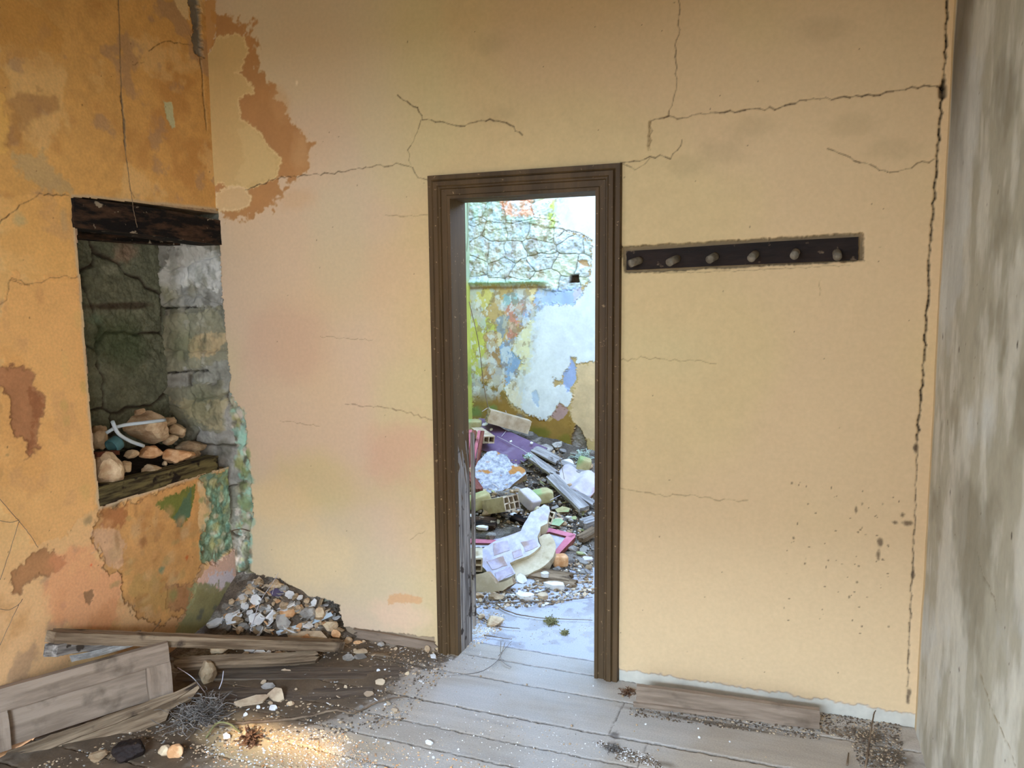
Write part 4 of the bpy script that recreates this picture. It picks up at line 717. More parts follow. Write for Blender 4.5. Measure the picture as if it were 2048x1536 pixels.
def tuft(name, px, py, rad, hgt, n, mat, label, seed, cat, r0=0.0012, flat=False, at=None):
    r = random.Random(seed); b = Vector(at) if at is not None else Vector(G(px, py)); V, Fc = [], []
    for i in range(n):
        a = r.uniform(0, 6.28); s_ = r.uniform(0, 1) ** 0.6 * rad * 0.8; p = Vector((math.cos(a) * s_, math.sin(a) * s_, r.uniform(0, hgt * 0.6))); P = [p]
        d = Vector((r.gauss(0, 1), r.gauss(0, 1), r.gauss(0.1, 0.5 if flat else 0.8))).normalized()
        for k in range(5):
            d = (d + Vector((r.gauss(0, .5), r.gauss(0, .5), r.gauss(0, .3)))).normalized(); p = p + d * rad * 0.22; p.z = min(max(p.z, 0.002), hgt)
            P.append(p.copy())
        v, f = tube_mesh(P, r0 * r.uniform(.7, 1.5), 4); o = len(V); V += v; Fc += [tuple(o + j for j in q) for q in f]
    return _c(place(name, V, Fc, mat, b, None, None, True), label, cat)

# ---------------- doorway: casing with mouldings, lining, stop lath
D = bpy.data.objects.new('door_1', None); COL.objects.link(D); D.location = ((DX0 + DX1) / 2, YB, 0); D['kind'] = 'structure'
prof = [(0, 0.030), (0, -0.004), (0.004, -0.026), (0.022, -0.026), (0.028, -0.020), (0.032, -0.031), (0.050, -0.031), (0.056, -0.024), (0.062, -0.024), (0.066, -0.015), (0.090, -0.015), (0.094, -0.020), (0.108, -0.020), (0.108, 0.150), (0.100, 0.150), (0.100, 0.030)]
def sweep(name, corners, dirs):
    """corners: two points of the inner edge line; dirs: outward miter vectors at each"""
    V, Fc = [], []; n = len(prof)
    for c_, dv in zip(corners, dirs):
        for (o_, y_) in prof: V.append(Vector((c_[0], YB + y_, c_[1])) + Vector((dv[0], 0, dv[1])) * (0.108 - o_))
    for i in range(n): Fc.append((i, (i + 1) % n, n + (i + 1) % n, n + i))
    Fc += [tuple(range(n))[::-1], tuple(range(n, 2 * n))]; c = sum(V, Vector()) / len(V)
    return place(name, [v - c for v in V], Fc, M['brown'], c, None, D)
sweep('jamb', [(DX0, 0.0), (DX0, DZ)], [(-1, 0), (-1, 1)]); sweep('jamb', [(DX1, 0.0), (DX1, DZ)], [(1, 0), (1, 1)]); sweep('head', [(DX0, DZ), (DX1, DZ)], [(-1, 1), (1, 1)])
o = board('lining', (DX0 - 0.012, YB + 0.085, 0.0), (DX0 - 0.012, YB + 0.085, DZ - 0.004), 0.125, 0.022, M['greywood'], (1, 0, 0), 3, 0.0, D, n=40, m=10); o['label'] = 'weathered grey split lining'
board('stop_lath', (DX0 + 0.010, YB + 0.165, 0.06), (DX0 + 0.010, YB + 0.165, 1.05), 0.022, 0.014, M['greywood'], (1, 0, 0), 4, 0.02, D)
boxes_ = board('lining', (DX0 - 0.0, YB + 0.085, DZ + 0.012), (DX1, YB + 0.085, DZ + 0.012), 0.125, 0.022, M['brown'], (0, 0, 1), 5, 0.0, D)
# ---------------- coat rack
rk = lambda x, y: hit(x, y, 1, YB + 0.012)
T = thing('coat_rack', 'dark wooden coat rack with six sawn pegs set in the wall right of the doorway', 'coat rack', rk(1480, 508))
a, b = Vector(rk(1253, 521)), Vector(rk(1717, 497))
board('back_board', a, b, 0.082, 0.024, M['black'], (0, -1, 0), 6, 0.003, T, n=30, warp=0.001)
for i, (x_, y_) in enumerate(((1278, 520), (1353, 517), (1430, 512), (1510, 508), (1592, 504), (1674, 505))):
    p = Vector(hit(x_, y_, 1, YB - 0.018)); t_ = Vector((-0.030 + 0.006 * i, -0.044 if i else -0.036, -0.016 - 0.002 * (i % 2)))
    tube('peg', [p + Vector((0, 0.02, 0)), p + t_ * 0.5, p + t_], 0.016, M['peg'], None, None, T, 14, n=2)
# ---------------- skirting
T = thing('skirting_board', 'loose pale skirting board leaning out from the foot of the right-hand part of the wall', 'skirting board', (-0.15, 3.1, 0))
u = lambda x, y, z: Vector(hit(x, y, 2, z))
b0, b1 = u(1268, 1404, 0.012), u(1640, 1450, 0.012); t0, t1 = u(1275, 1374, 0.088), u(1640, 1424, 0.088)
ctr0, ctr1 = (b0 + t0) / 2, (b1 + t1) / 2; upv = (ctr1 - ctr0).cross(t0 - b0); upv = upv if upv.y < 0 else -upv
board('plank', ctr0, ctr1, (t0 - b0).length + 0.012, 0.018, M['doorwood'], upv, 7, 0.006, T, n=24)
board('bead', b0 + Vector((0, -0.014, -0.002)), b1 + Vector((0, -0.014, -0.002)), 0.020, 0.012, M['doorwood'], upv, 8, 0.004, T)
board('baseboard_back', (-2.02, YB - 0.004, 0.022), (DX0 - 0.112, YB - 0.004, 0.022), 0.046, 0.016, M['doorwood'], (0, -1, 0), 9, 0.03)['kind'] = 'structure'
# ---------------- niche: lintel, sill, things on it
T = board('timber_lintel', (XL - 0.058, 2.36, 2.050), (XL - 0.050, 3.23, 2.030), 0.118, 0.145, M['lintel'], (1, 0, 0), 11, 0.01, None, n=40, m=8, warp=0.004)
_c(T, 'charred black timber lintel across the top of the wall niche', 'lintel')
_c(board('timber_lintel', (NX + 0.12, 2.36, 2.055), (NX + 0.12, 3.2, 2.05), 0.10, 0.16, M['lintel'], (0, 0, 1), 12, 0.0), 'dark rear timber behind the front lintel of the niche', 'lintel')
_c(board('timber_sill', (XL - 0.040, 2.385, 0.864), (XL - 0.040, 3.12, 0.864), 0.075, 0.078, M['sill'], (1, 0, 0), 13, 0.01, None, n=40, m=8, warp=0.005), 'mossy rotten timber along the front edge of the niche sill', 'sill beam')
_c(board('niche_shelf', (XL - 0.25, 2.385, 0.842), (XL - 0.25, 3.12, 0.842), 0.32, 0.045, M['lintel'], (0, 0, 1), 14, 0.0, None, warp=0.001), 'dark boards of the niche shelf under the stones', 'shelf')
SH = 0.866
def nrock(px, py, w_, h_, m, sd_, label, up=0.0, dx=0.0, **k):
    """stone in the niche, stood at the depth where it touches the shelf or the stones behind the sill"""
    x_ = float(np.interp(py, [835, 950], [-3.00, XL - 0.07])) + dx; c = Vector(hit(px, py, 0, x_)); c.y = max(2.43, min(c.y, 3.10)); s_ = (c - Vector(CAM)).length / F / 2
    V, Fc = rock_verts(sd_, (w_ * s_, w_ * s_ * 0.8, h_ * s_ * 0.95)); return _c(place('stone', V, Fc, m, c, eulR(0, 0, 0.6 + sd_)), label, 'stone')
nrock(295, 852, 76, 62, M['lime'], 101, 'largest cream stone on the niche shelf, under the crossed white tubes')
nrock(214, 944, 60, 66, M['lime'], 102, 'big cream stone at the front left of the niche shelf')
nrock(200, 872, 36, 46, M['lime2'], 103, 'tan stone against the left side of the niche, above the rusty bar', up=0.02)
nrock(352, 912, 56, 32, M['orange'], 104, 'orange plaster lump with a white end at the front of the niche shelf')
nrock(302, 903, 46, 22, M['orange'], 105, 'flat orange brown stone behind the front edge of the niche shelf')
nrock(354, 862, 34, 30, M['lime2'], 106, 'tan angular stone right of the largest niche stone')
nrock(380, 892, 52, 24, M['lime2'], 107, 'brown flat stone at the right end of the niche shelf'); nrock(262, 908, 26, 14, M['lime'], 108, 'small pale stones lump in the dark middle of the niche shelf')
nrock(252, 934, 26, 20, M['lime'], 109, 'small pointed tan stone right of the big front left niche stone'); nrock(304, 940, 34, 26, M['lime2'], 110, 'dusty brown stone on the sill edge below the orange lump')
nrock(340, 878, 30, 20, M['lime2'], 111, 'small brown stone behind the orange lump'); nrock(329, 927, 10, 10, M['lime'], 112, 'tiny round pale stone beside the orange lump'); nrock(260, 958, 12, 8, M['orange'], 113, 'tiny pinkish stone on the front edge of the niche')
nrock(280, 824, 22, 14, M['lime'], 114, 'small pale bone-like lump on top of the largest niche stone', up=0.09); nrock(414, 902, 40, 26, M['lime2'], 115, 'grey brown stone at the right corner of the niche shelf')
nrock(335, 843, 30, 20, M['lime2'], 116, 'brown stone leaning behind the largest niche stone', up=0.02)
nv = lambda px, py, x: Vector(hit(px, py, 0, x))
tube('plastic_tube', [nv(225, 843, XL - .10), nv(236, 866, XL - .11), nv(258, 881, XL - .12), nv(287, 892, XL - .13)], 0.0085, M['pipe'], 'short curved white plastic tube with its open end up on the niche shelf', 'tube', hollow=0.72, seg=14)
tube('plastic_tube', [nv(212, 866, XL - .16), nv(240, 852, XL - .13), nv(290, 845, XL - .11), nv(330, 840, XL - .12)], 0.0080, M['pipe'], 'longer white plastic tube lying across the largest niche stone', 'tube', hollow=0.72, seg=14)
tube('plastic_cup', [nv(222, 894, XL - .12), nv(236, 884, XL - .12)], 0.034, M['teal'], 'teal plastic cap between stones at the left of the niche shelf', 'cap', hollow=0.85, seg=20)
board('rusty_bar', nv(190, 908, XL - .08), nv(236, 906, XL - .10), 0.03, 0.02, M['rust'], seed=15, rag=0.006); _c(bpy.data.objects["rusty_bar"], 'rusty brown bar above the big front left niche stone', 'bar')
# ---------------- old panelled leaf standing on edge against the left wall
br = Vector(hit(345, 1390, 2, 0.055)); bl = Vector(hit(0, 1502, 0, XL + 0.03)); ax_ = (br - bl).normalized(); tr = hit(337, 1281, 0, 0); d_ = Vector(ray(337, 1281))
nrm = ax_.cross(Vector((-0.10, 0.0, 1)).normalized()).normalized(); tr = Vector(CAM) + d_ * ((br - Vector(CAM)).dot(nrm) / d_.dot(nrm)); upd = nrm.cross(ax_); upd = upd if upd.z > 0 else -upd
H_ = (tr - br).dot(upd); nrm = nrm if nrm.x > 0 else -nrm
T = thing('panelled_door', 'grey brown panelled door leaf lying on its side against the left wall', 'door', tuple(br - ax_ * 0.5))
Lp = 1.05; Q = lambda s_, h: br + ax_ * (s_ - 0) + upd * h + nrm * 0.0
board('rail', Q(-Lp, H_ - 0.042), Q(0, H_ - 0.042), 0.084, 0.032, M['doorwood'], nrm, 21, 0.0, T, warp=0.0005)
board('stile', Q(-0.045, 0.0), Q(-0.045, H_ - 0.084), 0.09, 0.032, M['doorwood'], nrm, 22, 0.0, T, warp=0.0005)
board('stile', Q(-0.62, 0.0), Q(-0.62, H_ - 0.084), 0.10, 0.032, M['doorwood'], nrm, 23, 0.0, T, warp=0.0005)
board('panel', Q(-Lp, (H_ - 0.08) / 2) - nrm * 0.016, Q(-0.08, (H_ - 0.08) / 2) - nrm * 0.016, H_ - 0.08, 0.012, M['doorwood'], nrm, 24, 0.0, T, warp=0.0005)
T = thing('grooved_plank', 'long grooved brown plank lying in front of the fallen door leaf', 'plank', tuple(G(250, 1460)))
slab('plank', [(-30, 1517), (120, 1464), (350, 1384), (393, 1362), (399, 1376), (384, 1396), (340, 1420), (332, 1440), (200, 1500), (120, 1545), (-30, 1610)], (250, 1455), (0.45, -0.55, 0.75), 0.022, [M['oldwood'], M['oldwood']], 0.05, T, 0.003, 5)
slab('moulding', [(-30, 1535), (120, 1476), (350, 1391), (393, 1366), (394, 1371), (352, 1399), (122, 1488), (-30, 1550)], (250, 1455), (0.45, -0.55, 0.75), 0.014, [M['oldwood'], M['oldwood']], 0.066, T, 0.002, 6)
# long timbers over it
w1 = Vector(hit(82, 1284, 0, XL + 0.05)); w2 = Vector(G(690, 1303)) + Vector((0, 0, 0.035))
_c(board('timber_beam', w1 + Vector((0, 0, 0.02)), w2, 0.05, 0.045, M['oldwood'], (0, 0, 1), 31, 0.05, n=40, warp=0.006), 'longest weathered timber running from the left wall towards the doorway', 'timber')
w1 = Vector(hit(88, 1306, 0, XL + 0.09)); w2 = Vector(hit(250, 1290, 2, 0.26))
_c(board('timber_beam', w1, w2 + Vector((0, 0.1, 0)), 0.05, 0.045, M['greywood'], (0, 0, 1), 32, 0.04, n=30, warp=0.006), 'rotten stub of timber just above the panelled door', 'timber')
_c(board('timber_lath', Vector(hit(140, 1318, 0, XL + 0.12)), Vector(hit(275, 1286, 2, 0.30)), 0.022, 0.012, M['shardg'], (0, -1, 1), 33, 0.01), 'thin pale lath resting on the top of the panelled door', 'lath')
_c(board('timber_beam', u(345, 1330, 0.09), u(640, 1312, 0.03), 0.05, 0.03, M['oldwood'], (0, -1, 1), 34, 0.05, n=30), 'dark timber underneath the longest one', 'timber')
_c(board('floor_plank', u(350, 1352, 0.004), u(820, 1345, -0.003), 0.11, 0.018, M['darkboard'], (0, 0, 1), 35, 0.06, n=30), 'broken brown floorboard pointing to the doorway in front of the long timber', 'plank')
_c(board('floor_plank', u(390, 1392, 0.0), u(760, 1388, -0.003), 0.10, 0.018, M['darkboard'], (0, 0, 1), 36, 0.06, n=30), 'second broken brown floorboard nearer the camera', 'plank')
# ---------------- stones and pieces by the long timber
z4 = lambda x, y: (380 + x / 3.692, 1120 + y / 3.692)
def r4(x, y, w_, h_, m, sd_, label, **k): p = z4(x, y); return rock(k.pop('name', 'stone'), p[0], p[1], w_ / 3.692, h_ / 3.692, M[m], sd_, label, **k)
def s4(x, y, w_, h_, m, sd_, label, **k): p = z4(x, y); return shard(k.pop('name', 'plaster_fragment'), p[0], p[1], w_ / 3.692, h_ / 3.692, M[m], sd_, label, **k)
r4(232, 705, 190, 92, 'lime2', 120, 'rounded brown stone hanging over the dark gap below the long timber', up=0.05)
r4(122, 840, 120, 180, 'lime2', 121, 'upright brown stone in the dark gap right of the panelled door')
s4(440, 672, 120, 40, 'shard', 122, 'white fragment right of the rounded brown stone'); s4(515, 700, 100, 56, 'shard', 123, 'pale grey white fragment just below the long timber'); s4(570, 715, 50, 60, 'shard', 124, 'narrow white fragment below the long timber')
s4(408, 715, 60, 50, 'shardb', 125, 'small beige fragment left of the pale ones below the timber'); r4(652, 700, 60, 50, 'lime', 126, 'small pale stone below the middle of the long timber'); s4(690, 722, 40, 40, 'shardb', 127, 'little beige chip beside the small pale stone')
s4(857, 620, 96, 86, 'orange', 128, 'yellow triangular tile piece standing in front of the heap', tilt=(0.9, 0.1), t=0.012, cat='tile piece', name='tile_fragment')
s4(812, 680, 90, 46, 'shardb', 129, 'beige fragment under the yellow triangle'); r4(885, 692, 60, 50, 'lime2', 130, 'tan stone right of the yellow triangle'); s4(950, 655, 70, 40, 'shardb', 131, 'flat tan fragment in front of the beige slab')
s4(870, 588, 340, 70, 'shardb', 132, 'long beige plaster slab under the white strip', tilt=(0.25, -0.04), t=0.016, rz=0.12); s4(1080, 574, 100, 70, 'orange', 133, 'buff triangular piece at the right end of the heap', tilt=(0.6, 0.1), t=0.012)
r4(1165, 592, 56, 46, 'lime', 134, 'small white stone at the foot of the wall right of the heap'); r4(1240, 606, 56, 26, 'orange', 135, 'small ochre stone along the foot of the wall'); r4(1285, 600, 26, 26, 'lime', 136, 'tiny round stone along the foot of the wall')
r4(1100, 520, 80, 40, 'lime2', 137, 'grey stone at the edge of the broken wall foot'); r4(1030, 480, 110, 70, 'lime', 138, 'pale stone under the raised end of the white strip')
a, b = z4(640, 578), z4(1055, 446)
_c(board('plastic_strip', Vector(G(*a)) + Vector((0, 0, 0.02)), Vector(G(*b)) + Vector((0, 0, 0.035)), 0.026, 0.004, M['pipe'], (0.1, -0.5, 0.9), 41, 0.006), 'white plastic strip lying across the front of the corner heap', 'strip')
s4(645, 258, 120, 60, 'shardp', 142, 'dark purple painted fragment near the top of the heap', tilt=(0.5, 0.2)); s4(735, 268, 84, 54, 'shard', 143, 'bright white fragment right of the purple one', tilt=(0.6, 0.1)); s4(488, 325, 96, 86, 'shard', 144, 'large bright white fragment in the upper left of the heap', tilt=(0.7, 0.1), rz=0.6)
s4(445, 402, 60, 40, 'shard', 145, 'white fragment below the large bright one', tilt=(0.5, 0)); s4(500, 462, 170, 86, 'shard', 146, 'widest pale fragment in the lower left of the heap', tilt=(0.55, 0.1)); s4(395, 312, 90, 60, 'shardb', 147, 'pinkish fragment at the left of the heap', tilt=(0.6, -.1))
s4(190, 485, 140, 46, 'shard', 148, 'long bluish white fragment left of the heap in the wall corner', tilt=(0.3, -0.2), rz=0.7, t=0.014); s4(720, 415, 150, 80, 'orange', 149, 'orange and white plaster piece in the middle of the heap', tilt=(0.5, 0.1), t=0.012)
s4(685, 490, 150, 80, 'shardg', 150, 'grey ribbed brick fragment below the orange and white piece', tilt=(0.4, 0.5), t=0.02, rz=-0.4); s4(812, 290, 60, 36, 'shard', 151, 'small white fragment at the upper right of the heap', tilt=(0.4, 0)); s4(545, 365, 120, 40, 'shardg', 152, 'narrow grey lath-like fragment in the heap', tilt=(0.3, 0), rz=0.7)
r4(880, 390, 110, 80, 'shardg', 153, 'light grey stone right in the heap'); r4(958, 390, 80, 90, 'lime', 154, 'pale stone against the broken wall edge'); r4(795, 360, 56, 56, 'lime', 155, 'round pale stone in the middle right of the heap'); r4(345, 445, 90, 70, 'lime2', 156, 'brown stone at the left of the heap'); r4(310, 305, 44, 40, 'lime', 157, 'small round stone against the left wall foot')
r4(640, 180, 90, 50, 'lime', 158, 'stone at the very top of the heap'); r4(500, 160, 80, 50, 'lime2', 159, 'brown stone at the top left of the heap'); r4(700, 210, 60, 50, 'shardg', 160, 'grey stone at the top right of the heap')
# floor pieces nearer the camera
s4(452, 1062, 260, 56, 'shardb', 161, 'long thin brown board-like fragment on the earth at the left', tilt=(0.25, -.1), rz=0.62, t=0.01, name='board_fragment'); s4(640, 1030, 130, 90, 'shardb', 162, 'curved tan tile fragment right of the long thin one', tilt=(0.5, 0.2), t=0.012)
s4(612, 1106, 76, 40, 'shard', 163, 'cream white chip below the curved tile fragment'); r4(742, 1056, 46, 36, 'lime', 164, 'small pale yellow stone in the dark earth'); s4(272, 1316, 60, 40, 'shard', 165, 'bright white chip beside the root tangle', tilt=(0.5, 0.2)); s4(546, 915, 46, 30, 'shardb', 166, 'small pinkish chip on the dark earth')
s4(770, 770, 150, 50, 'shardb', 167, 'flat tan fragment on the broken floorboard', rz=0.3); s4(708, 833, 90, 26, 'shardb', 168, 'small tan fragment below the flat one'); s4(580, 950, 120, 50, 'shardg', 169, 'brown grey fragment at the end of the dark gap', rz=0.5)
s4(1260, 728, 110, 50, 'shardg', 170, 'blue grey fragment, lower of two overlapping', rz=0.5); s4(1170, 735, 100, 50, 'shardg', 171, 'blue grey fragment left of the overlapping pair'); s4(1270, 705, 110, 40, 'shardb', 172, 'tan fragment lying over the blue grey one', rz=0.7, up=0.01)
_c(board('board_offcut', G(*z4(1315, 700)), G(*z4(1490, 705)), 0.03, 0.016, M['oldwood'], seed=44), 'small flat brown offcut near the foot of the wall', 'offcut')
s4(1320, 1005, 90, 50, 'shardb', 173, 'tan fragment on the boards behind the long stick'); s4(1410, 920, 90, 56, 'shardb', 174, 'beige triangular fragment among gravel on the boards', tilt=(0.5, 0.1)); s4(1510, 1122, 60, 26, 'shardb', 175, 'pinkish flat chip in front of the long stick')
r4(1604, 835, 30, 36, 'lime', 176, 'white pebble on the bare boards left of the doorway'); r4(1752, 655, 40, 50, 'lime', 177, 'white stone at the foot of the wall by the left door casing'); s4(1798, 722, 60, 30, 'shard', 178, 'cream chip at the foot of the left door casing'); r4(1220, 668, 30, 30, 'lime', 179, 'white pebble between the heap and the doorway')
s4(1766, 1362, 70, 26, 'shard', 180, 'pale bluish chip at the lower middle of the floor'); r4(1412, 622, 50, 34, 'shardg', 181, 'grey stone along the wall foot left of the doorway')
twig('stick', [z4(140, 1240), z4(400, 1215), z4(700, 1192), z4(900, 1162), z4(1060, 1124), z4(1190, 1144), z4(1300, 1105), z4(1420, 1050), z4(1600, 1022)], M['twig'], 'long crooked dry stick lying across the floor at the left', 0.0065, 0.008, 0.003, 4, 'stick')
twig('stick', [z4(380, 1225), z4(450, 1190), z4(560, 1165)], M['twig'], 'short dry stick beside the long crooked one', 0.004, 0.006, 0.002, 5, 'stick')
tuft('root_tangle', 400, 1435, 0.11, 0.07, 210, M['twiggrey'], 'grey tangle of dry roots in front of the panelled door', 3, 'roots')
tuft('leaf_clump', 500, 1482, 0.045, 0.035, 46, M['cone'], 'crumpled reddish brown dry leaves on the pale gravel', 4, 'leaves', 0.0035)
tube('wilted_stem', [Vector(G(*z4(120, 1330))) + Vector((0, 0, .01)), Vector(G(*z4(200, 1260))) + Vector((0, 0, .03)), Vector(G(*z4(290, 1262))) + Vector((0, 0, .03)), Vector(G(*z4(370, 1290))) + Vector((0, 0, .01))], 0.004, M['stem'], 'wilted greenish stem beside the root tangle', 'stem')
rock('black_lump', 262, 1500, 50, 40, M['black'], 190, 'black lump put in as the dark of the hole below the grooved plank', 'lump'); rock('stone', 332, 1503, 26, 20, M['lime'], 191, 'small pale triangular stone below the root tangle'); rock('stone', 352, 1504, 24, 26, M['orange'], 192, 'peach coloured stone piece near the bottom left'); rock('stone', 195, 1512, 34, 12, M['lime2'], 193, 'small flat stone under the grooved plank')  # the black lump stands for the darkness of the hole below the plank
s_ = (('dark_shard', 205, 1503), )
twig('straw', [(500, 1270), (520, 1225), (545, 1190), (560, 1160)], M['wire'], 'pale straw standing up from the corner heap', 0.0018, [0.01, 0.05, 0.06, 0.05], 0, 6, 'straw'); twig('straw', [(545, 1200), (552, 1172), (558, 1155), (566, 1166)], M['wire'], 'thin pale looped straw on top of the corner heap', 0.0012, 0.03, 0, 7, 'straw'); twig('stick', [(492, 1272), (505, 1248), (520, 1232)], M['twig'], 'short dark stick leaning on the widest pale fragment', 0.003, 0.02, 0, 8, 'stick')
tube('wire', [nv(462, 1062, XL + 0.02), nv(482, 1058, XL + 0.05), Vector(hit(499, 1062, 1, YB - 0.03))], 0.003, M['twig'], 'short bent wire sticking out of the broken wall corner', 'wire', n=4)
# threads on the left wall
tx = XL + 0.014
tube('cobweb_thread', [nv(237, -20, tx), nv(240, 130, tx), nv(250, 290, tx + .004), nv(262, 385, tx + 0.01), nv(268, 425, tx + 0.02), nv(274, 455, tx + .02)], 0.0012, M['thread'], 'dusty thread hanging down the left wall over the niche lintel', 'thread', jit=0.0015, seg=5)
tube('cobweb_thread', [nv(-10, 1312, tx), nv(18, 1250, tx + .01), nv(38, 1208, tx + .01), nv(60, 1150, tx), ][:3], 0.0012, M['thread'], 'lower dusty thread rising from behind the panelled door', 'thread', seg=5, jit=.001)
tube('cobweb_thread', [nv(0, 1218, tx), nv(18, 1220, tx + .01), nv(38, 1208, tx + .01), nv(45, 1198, tx)], 0.0012, M['thread'], 'curved dusty thread joining the lower one at a knot', 'thread', seg=5, jit=.001)
tube('cobweb_thread', [nv(-5, 992, tx), nv(28, 1032, tx + .01), nv(38, 1042, tx), nv(60, 1070, tx), nv(76, 1095, tx)], 0.0012, M['thread'], 'upper thin thread slanting down the left wall', 'thread', seg=5, jit=.001)
tube('cobweb_thread', [nv(38, 1042, tx), nv(20, 1100, tx + .01), nv(0, 1160, tx)], 0.0012, M['thread'], 'thread hanging down from the upper knot at the left edge', 'thread', seg=5, jit=.001)
tube('cobweb_thread', [nv(-5, 1040, tx), nv(20, 1045, tx + .01), nv(38, 1040, tx)], 0.0012, M['thread'], 'short thread curving into the upper knot at the left edge', 'thread', seg=5, jit=.001)
tube('straw', [nv(146, 1258, XL + .08), nv(165, 1278, XL + .10), nv(200, 1290, XL + .14)], 0.0016, M['thread'], 'fine curved straw above the long timber', 'straw', seg=5); tube('straw', [nv(322, 1242, XL + .08), nv(300, 1270, XL + .10), nv(278, 1300, XL + .14)], 0.0016, M['thread'], 'fine straight straw crossing the long timber', 'straw', seg=5)
tube('straw', [Vector(hit(355, 1335, 2, .10)), Vector(hit(385, 1355, 2, .08)), Vector(hit(410, 1385, 2, .03))], 0.0018, M['wire'], 'pale straw arching over the dark gap', 'straw', seg=5); tube('straw', [Vector(hit(447, 1342, 2, .08)), Vector(hit(444, 1362, 2, .05)), Vector(hit(438, 1378, 2, .02))], 0.0022, M['wire'], 'grey straw hanging below the rounded brown stone', 'straw', seg=5)
tube('straw', [Vector(hit(1010, 1285, 2, .10)), Vector(hit(1001, 1312, 2, .012)), Vector(hit(985, 1330, 2, .02)), Vector(hit(955, 1345, 2, .03)), Vector(hit(895, 1352, 2, .008))], 0.0018, M['twiggrey'], 'thin dry stalk curving over the boards in the doorway', 'straw', seg=5)
tube('straw', [Vector(hit(1002, 1282, 2, .10)), Vector(hit(1001, 1312, 2, .012)), Vector(hit(1008, 1326, 2, .01)), Vector(hit(1022, 1335, 2, .006))], 0.0018, M['twiggrey'], 'second dry stalk crossing the first in the doorway', 'straw', seg=5)
twig('stick', [(1730, 1536), (1738, 1500), (1745, 1462), (1750, 1445)], M['twig'], 'dark stick standing in the dirt of the right-hand corner', 0.004, [0.0, 0.03, 0.06, 0.05], 0.001, 9, 'stick'); twig('stick', [(1694, 1536), (1697, 1512)], M['twig'], 'short dark stick left of the one in the right-hand corner', 0.004, 0.012, 0, 10, 'stick')
tuft('root_tangle', 1255, 1388, 0.035, 0.02, 40, M['cone'], 'small brown tuft of dry fibres at the left end of the loose skirting', 13, 'roots'); tuft('dust_clump', 1222, 1500, 0.025, 0.02, 40, M['twiggrey'], 'dark clump of dust and fibres on the boards near the bottom', 14, 'dust')
# ================================================================== NICHE FILL
fr_ = Relief(2, 0.0, NX + 0.01, XL - 0.06, 2.42, 3.10, 0.008, 1); fx = (XL - 0.06 - fr_.U) / 0.34
fr_.h = 0.862 + 0.085 * sstep(0.1, 0.9, fx) * sstep(2.42, 2.6, fr_.V) + 0.03 * fbm(fr_.U, fr_.V, 12, 5, 3); fr_.c[:] = lin(40, 31, 25); fr_.c *= (1 + 1.2 * fbm(fr_.U, fr_.V, 40, 4, 4))[..., None]
o = fr_.build('niche_dirt', M['dirt'], 'stuff'); o['label'] = 'black dirt filling the bottom of the wall niche'; o['category'] = 'dirt'
# ================================================================== BEYOND THE DOORWAY
z6 = lambda x, y: (900 + x / 5.906, 800 + y / 5.906); z7 = lambda x, y: (900 + x / 4.519, 980 + y / 4.519)
def L6(p): return [z6(*q) for q in p]
def L7(p): return [z7(*q) for q in p]
_c(slab('purple_board', L6([(345, 215), (440, 225), (640, 345), (900, 460), (1155, 568), (790, 770), (560, 640), (250, 560), (230, 400)]), z6(700, 560), (0.16, -0.42, 0.9), 0.022, [M['purple'], M['oldwood']], 0.05, rag=0.001), 'large flat purple board lying on top of the rubble mound', 'board')
_c(slab('concrete_slab', L6([(440, 612), (545, 602), (660, 650), (700, 700), (715, 732), (800, 775), (885, 820), (900, 870), (780, 965), (700, 1040), (560, 1085), (470, 1110), (380, 1100), (300, 1020), (215, 945), (250, 860), (310, 770), (370, 690)]), z6(520, 960), (0.10, -0.62, 0.78), 0.075, [M['slabtop'], M['lime2']], 0.06, rag=0.008), 'big broken concrete slab with orange lichen below the purple board', 'slab')
# fallen chunk of brick wall
ch = [(150, 600), (200, 560), (260, 548), (330, 510), (390, 470), (430, 448), (520, 415), (640, 370), (672, 300), (700, 258), (730, 200), (770, 185), (850, 130), (895, 150), (905, 190), (885, 260), (880, 300), (820, 330), (790, 420), (800, 470), (820, 505), (760, 560), (660, 610), (540, 660), (590, 755), (500, 800), (410, 842), (385, 800), (280, 680), (225, 590)]
T = thing('masonry_chunk', 'largest fallen chunk of hollow brickwork on the floor beyond the doorway', 'wall chunk', tuple(G(*z7(480, 880))))
nn_ = (0.15, -0.60, 0.78)
c1 = slab('brick_face', L7(ch), z7(480, 760), nn_, 0.10, [M['chunktop'], M['cream']], 0.10, T, 0.005, 3); c1['label'] = 'dusty lavender grey face of the fallen wall chunk'
ch2 = [(800, 430), (850, 400), (900, 395), (945, 460), (955, 540), (930, 610), (860, 680), (760, 735), (660, 775), (585, 815), (590, 755), (545, 665), (660, 615), (760, 565), (825, 505)]
c2 = slab('broken_side', L7(ch2), z7(480, 760), nn_, 0.09, [M['cream'], M['cream']], 0.055, T, 0.006, 4); c2['label'] = 'cream broken side of the fallen wall chunk'
ch3 = [(150, 790), (200, 770), (340, 735), (385, 800), (412, 845), (560, 790), (575, 850), (480, 910), (370, 935), (300, 930), (160, 908)]
c3 = slab('broken_side', L7(ch3), z7(330, 930), (0.12, -0.93, 0.35), 0.09, [M['cream'], M['lime2']], 0.0, T, 0.006, 5)
for i, q_ in enumerate(([(330, 640), (480, 592), (520, 680), (380, 720)], [(392, 484), (520, 458), (545, 540), (400, 590)], [(640, 470), (755, 440), (798, 505), (680, 556)], [(405, 745), (545, 690), (578, 750), (425, 830)], [(560, 560), (640, 530), (660, 590), (580, 620)])):
    slab('brick', L7(q_), z7(480, 760), nn_, 0.012, [M['chunkbrick'], M['cream']], 0.104, T, 0.005, 20 + i)
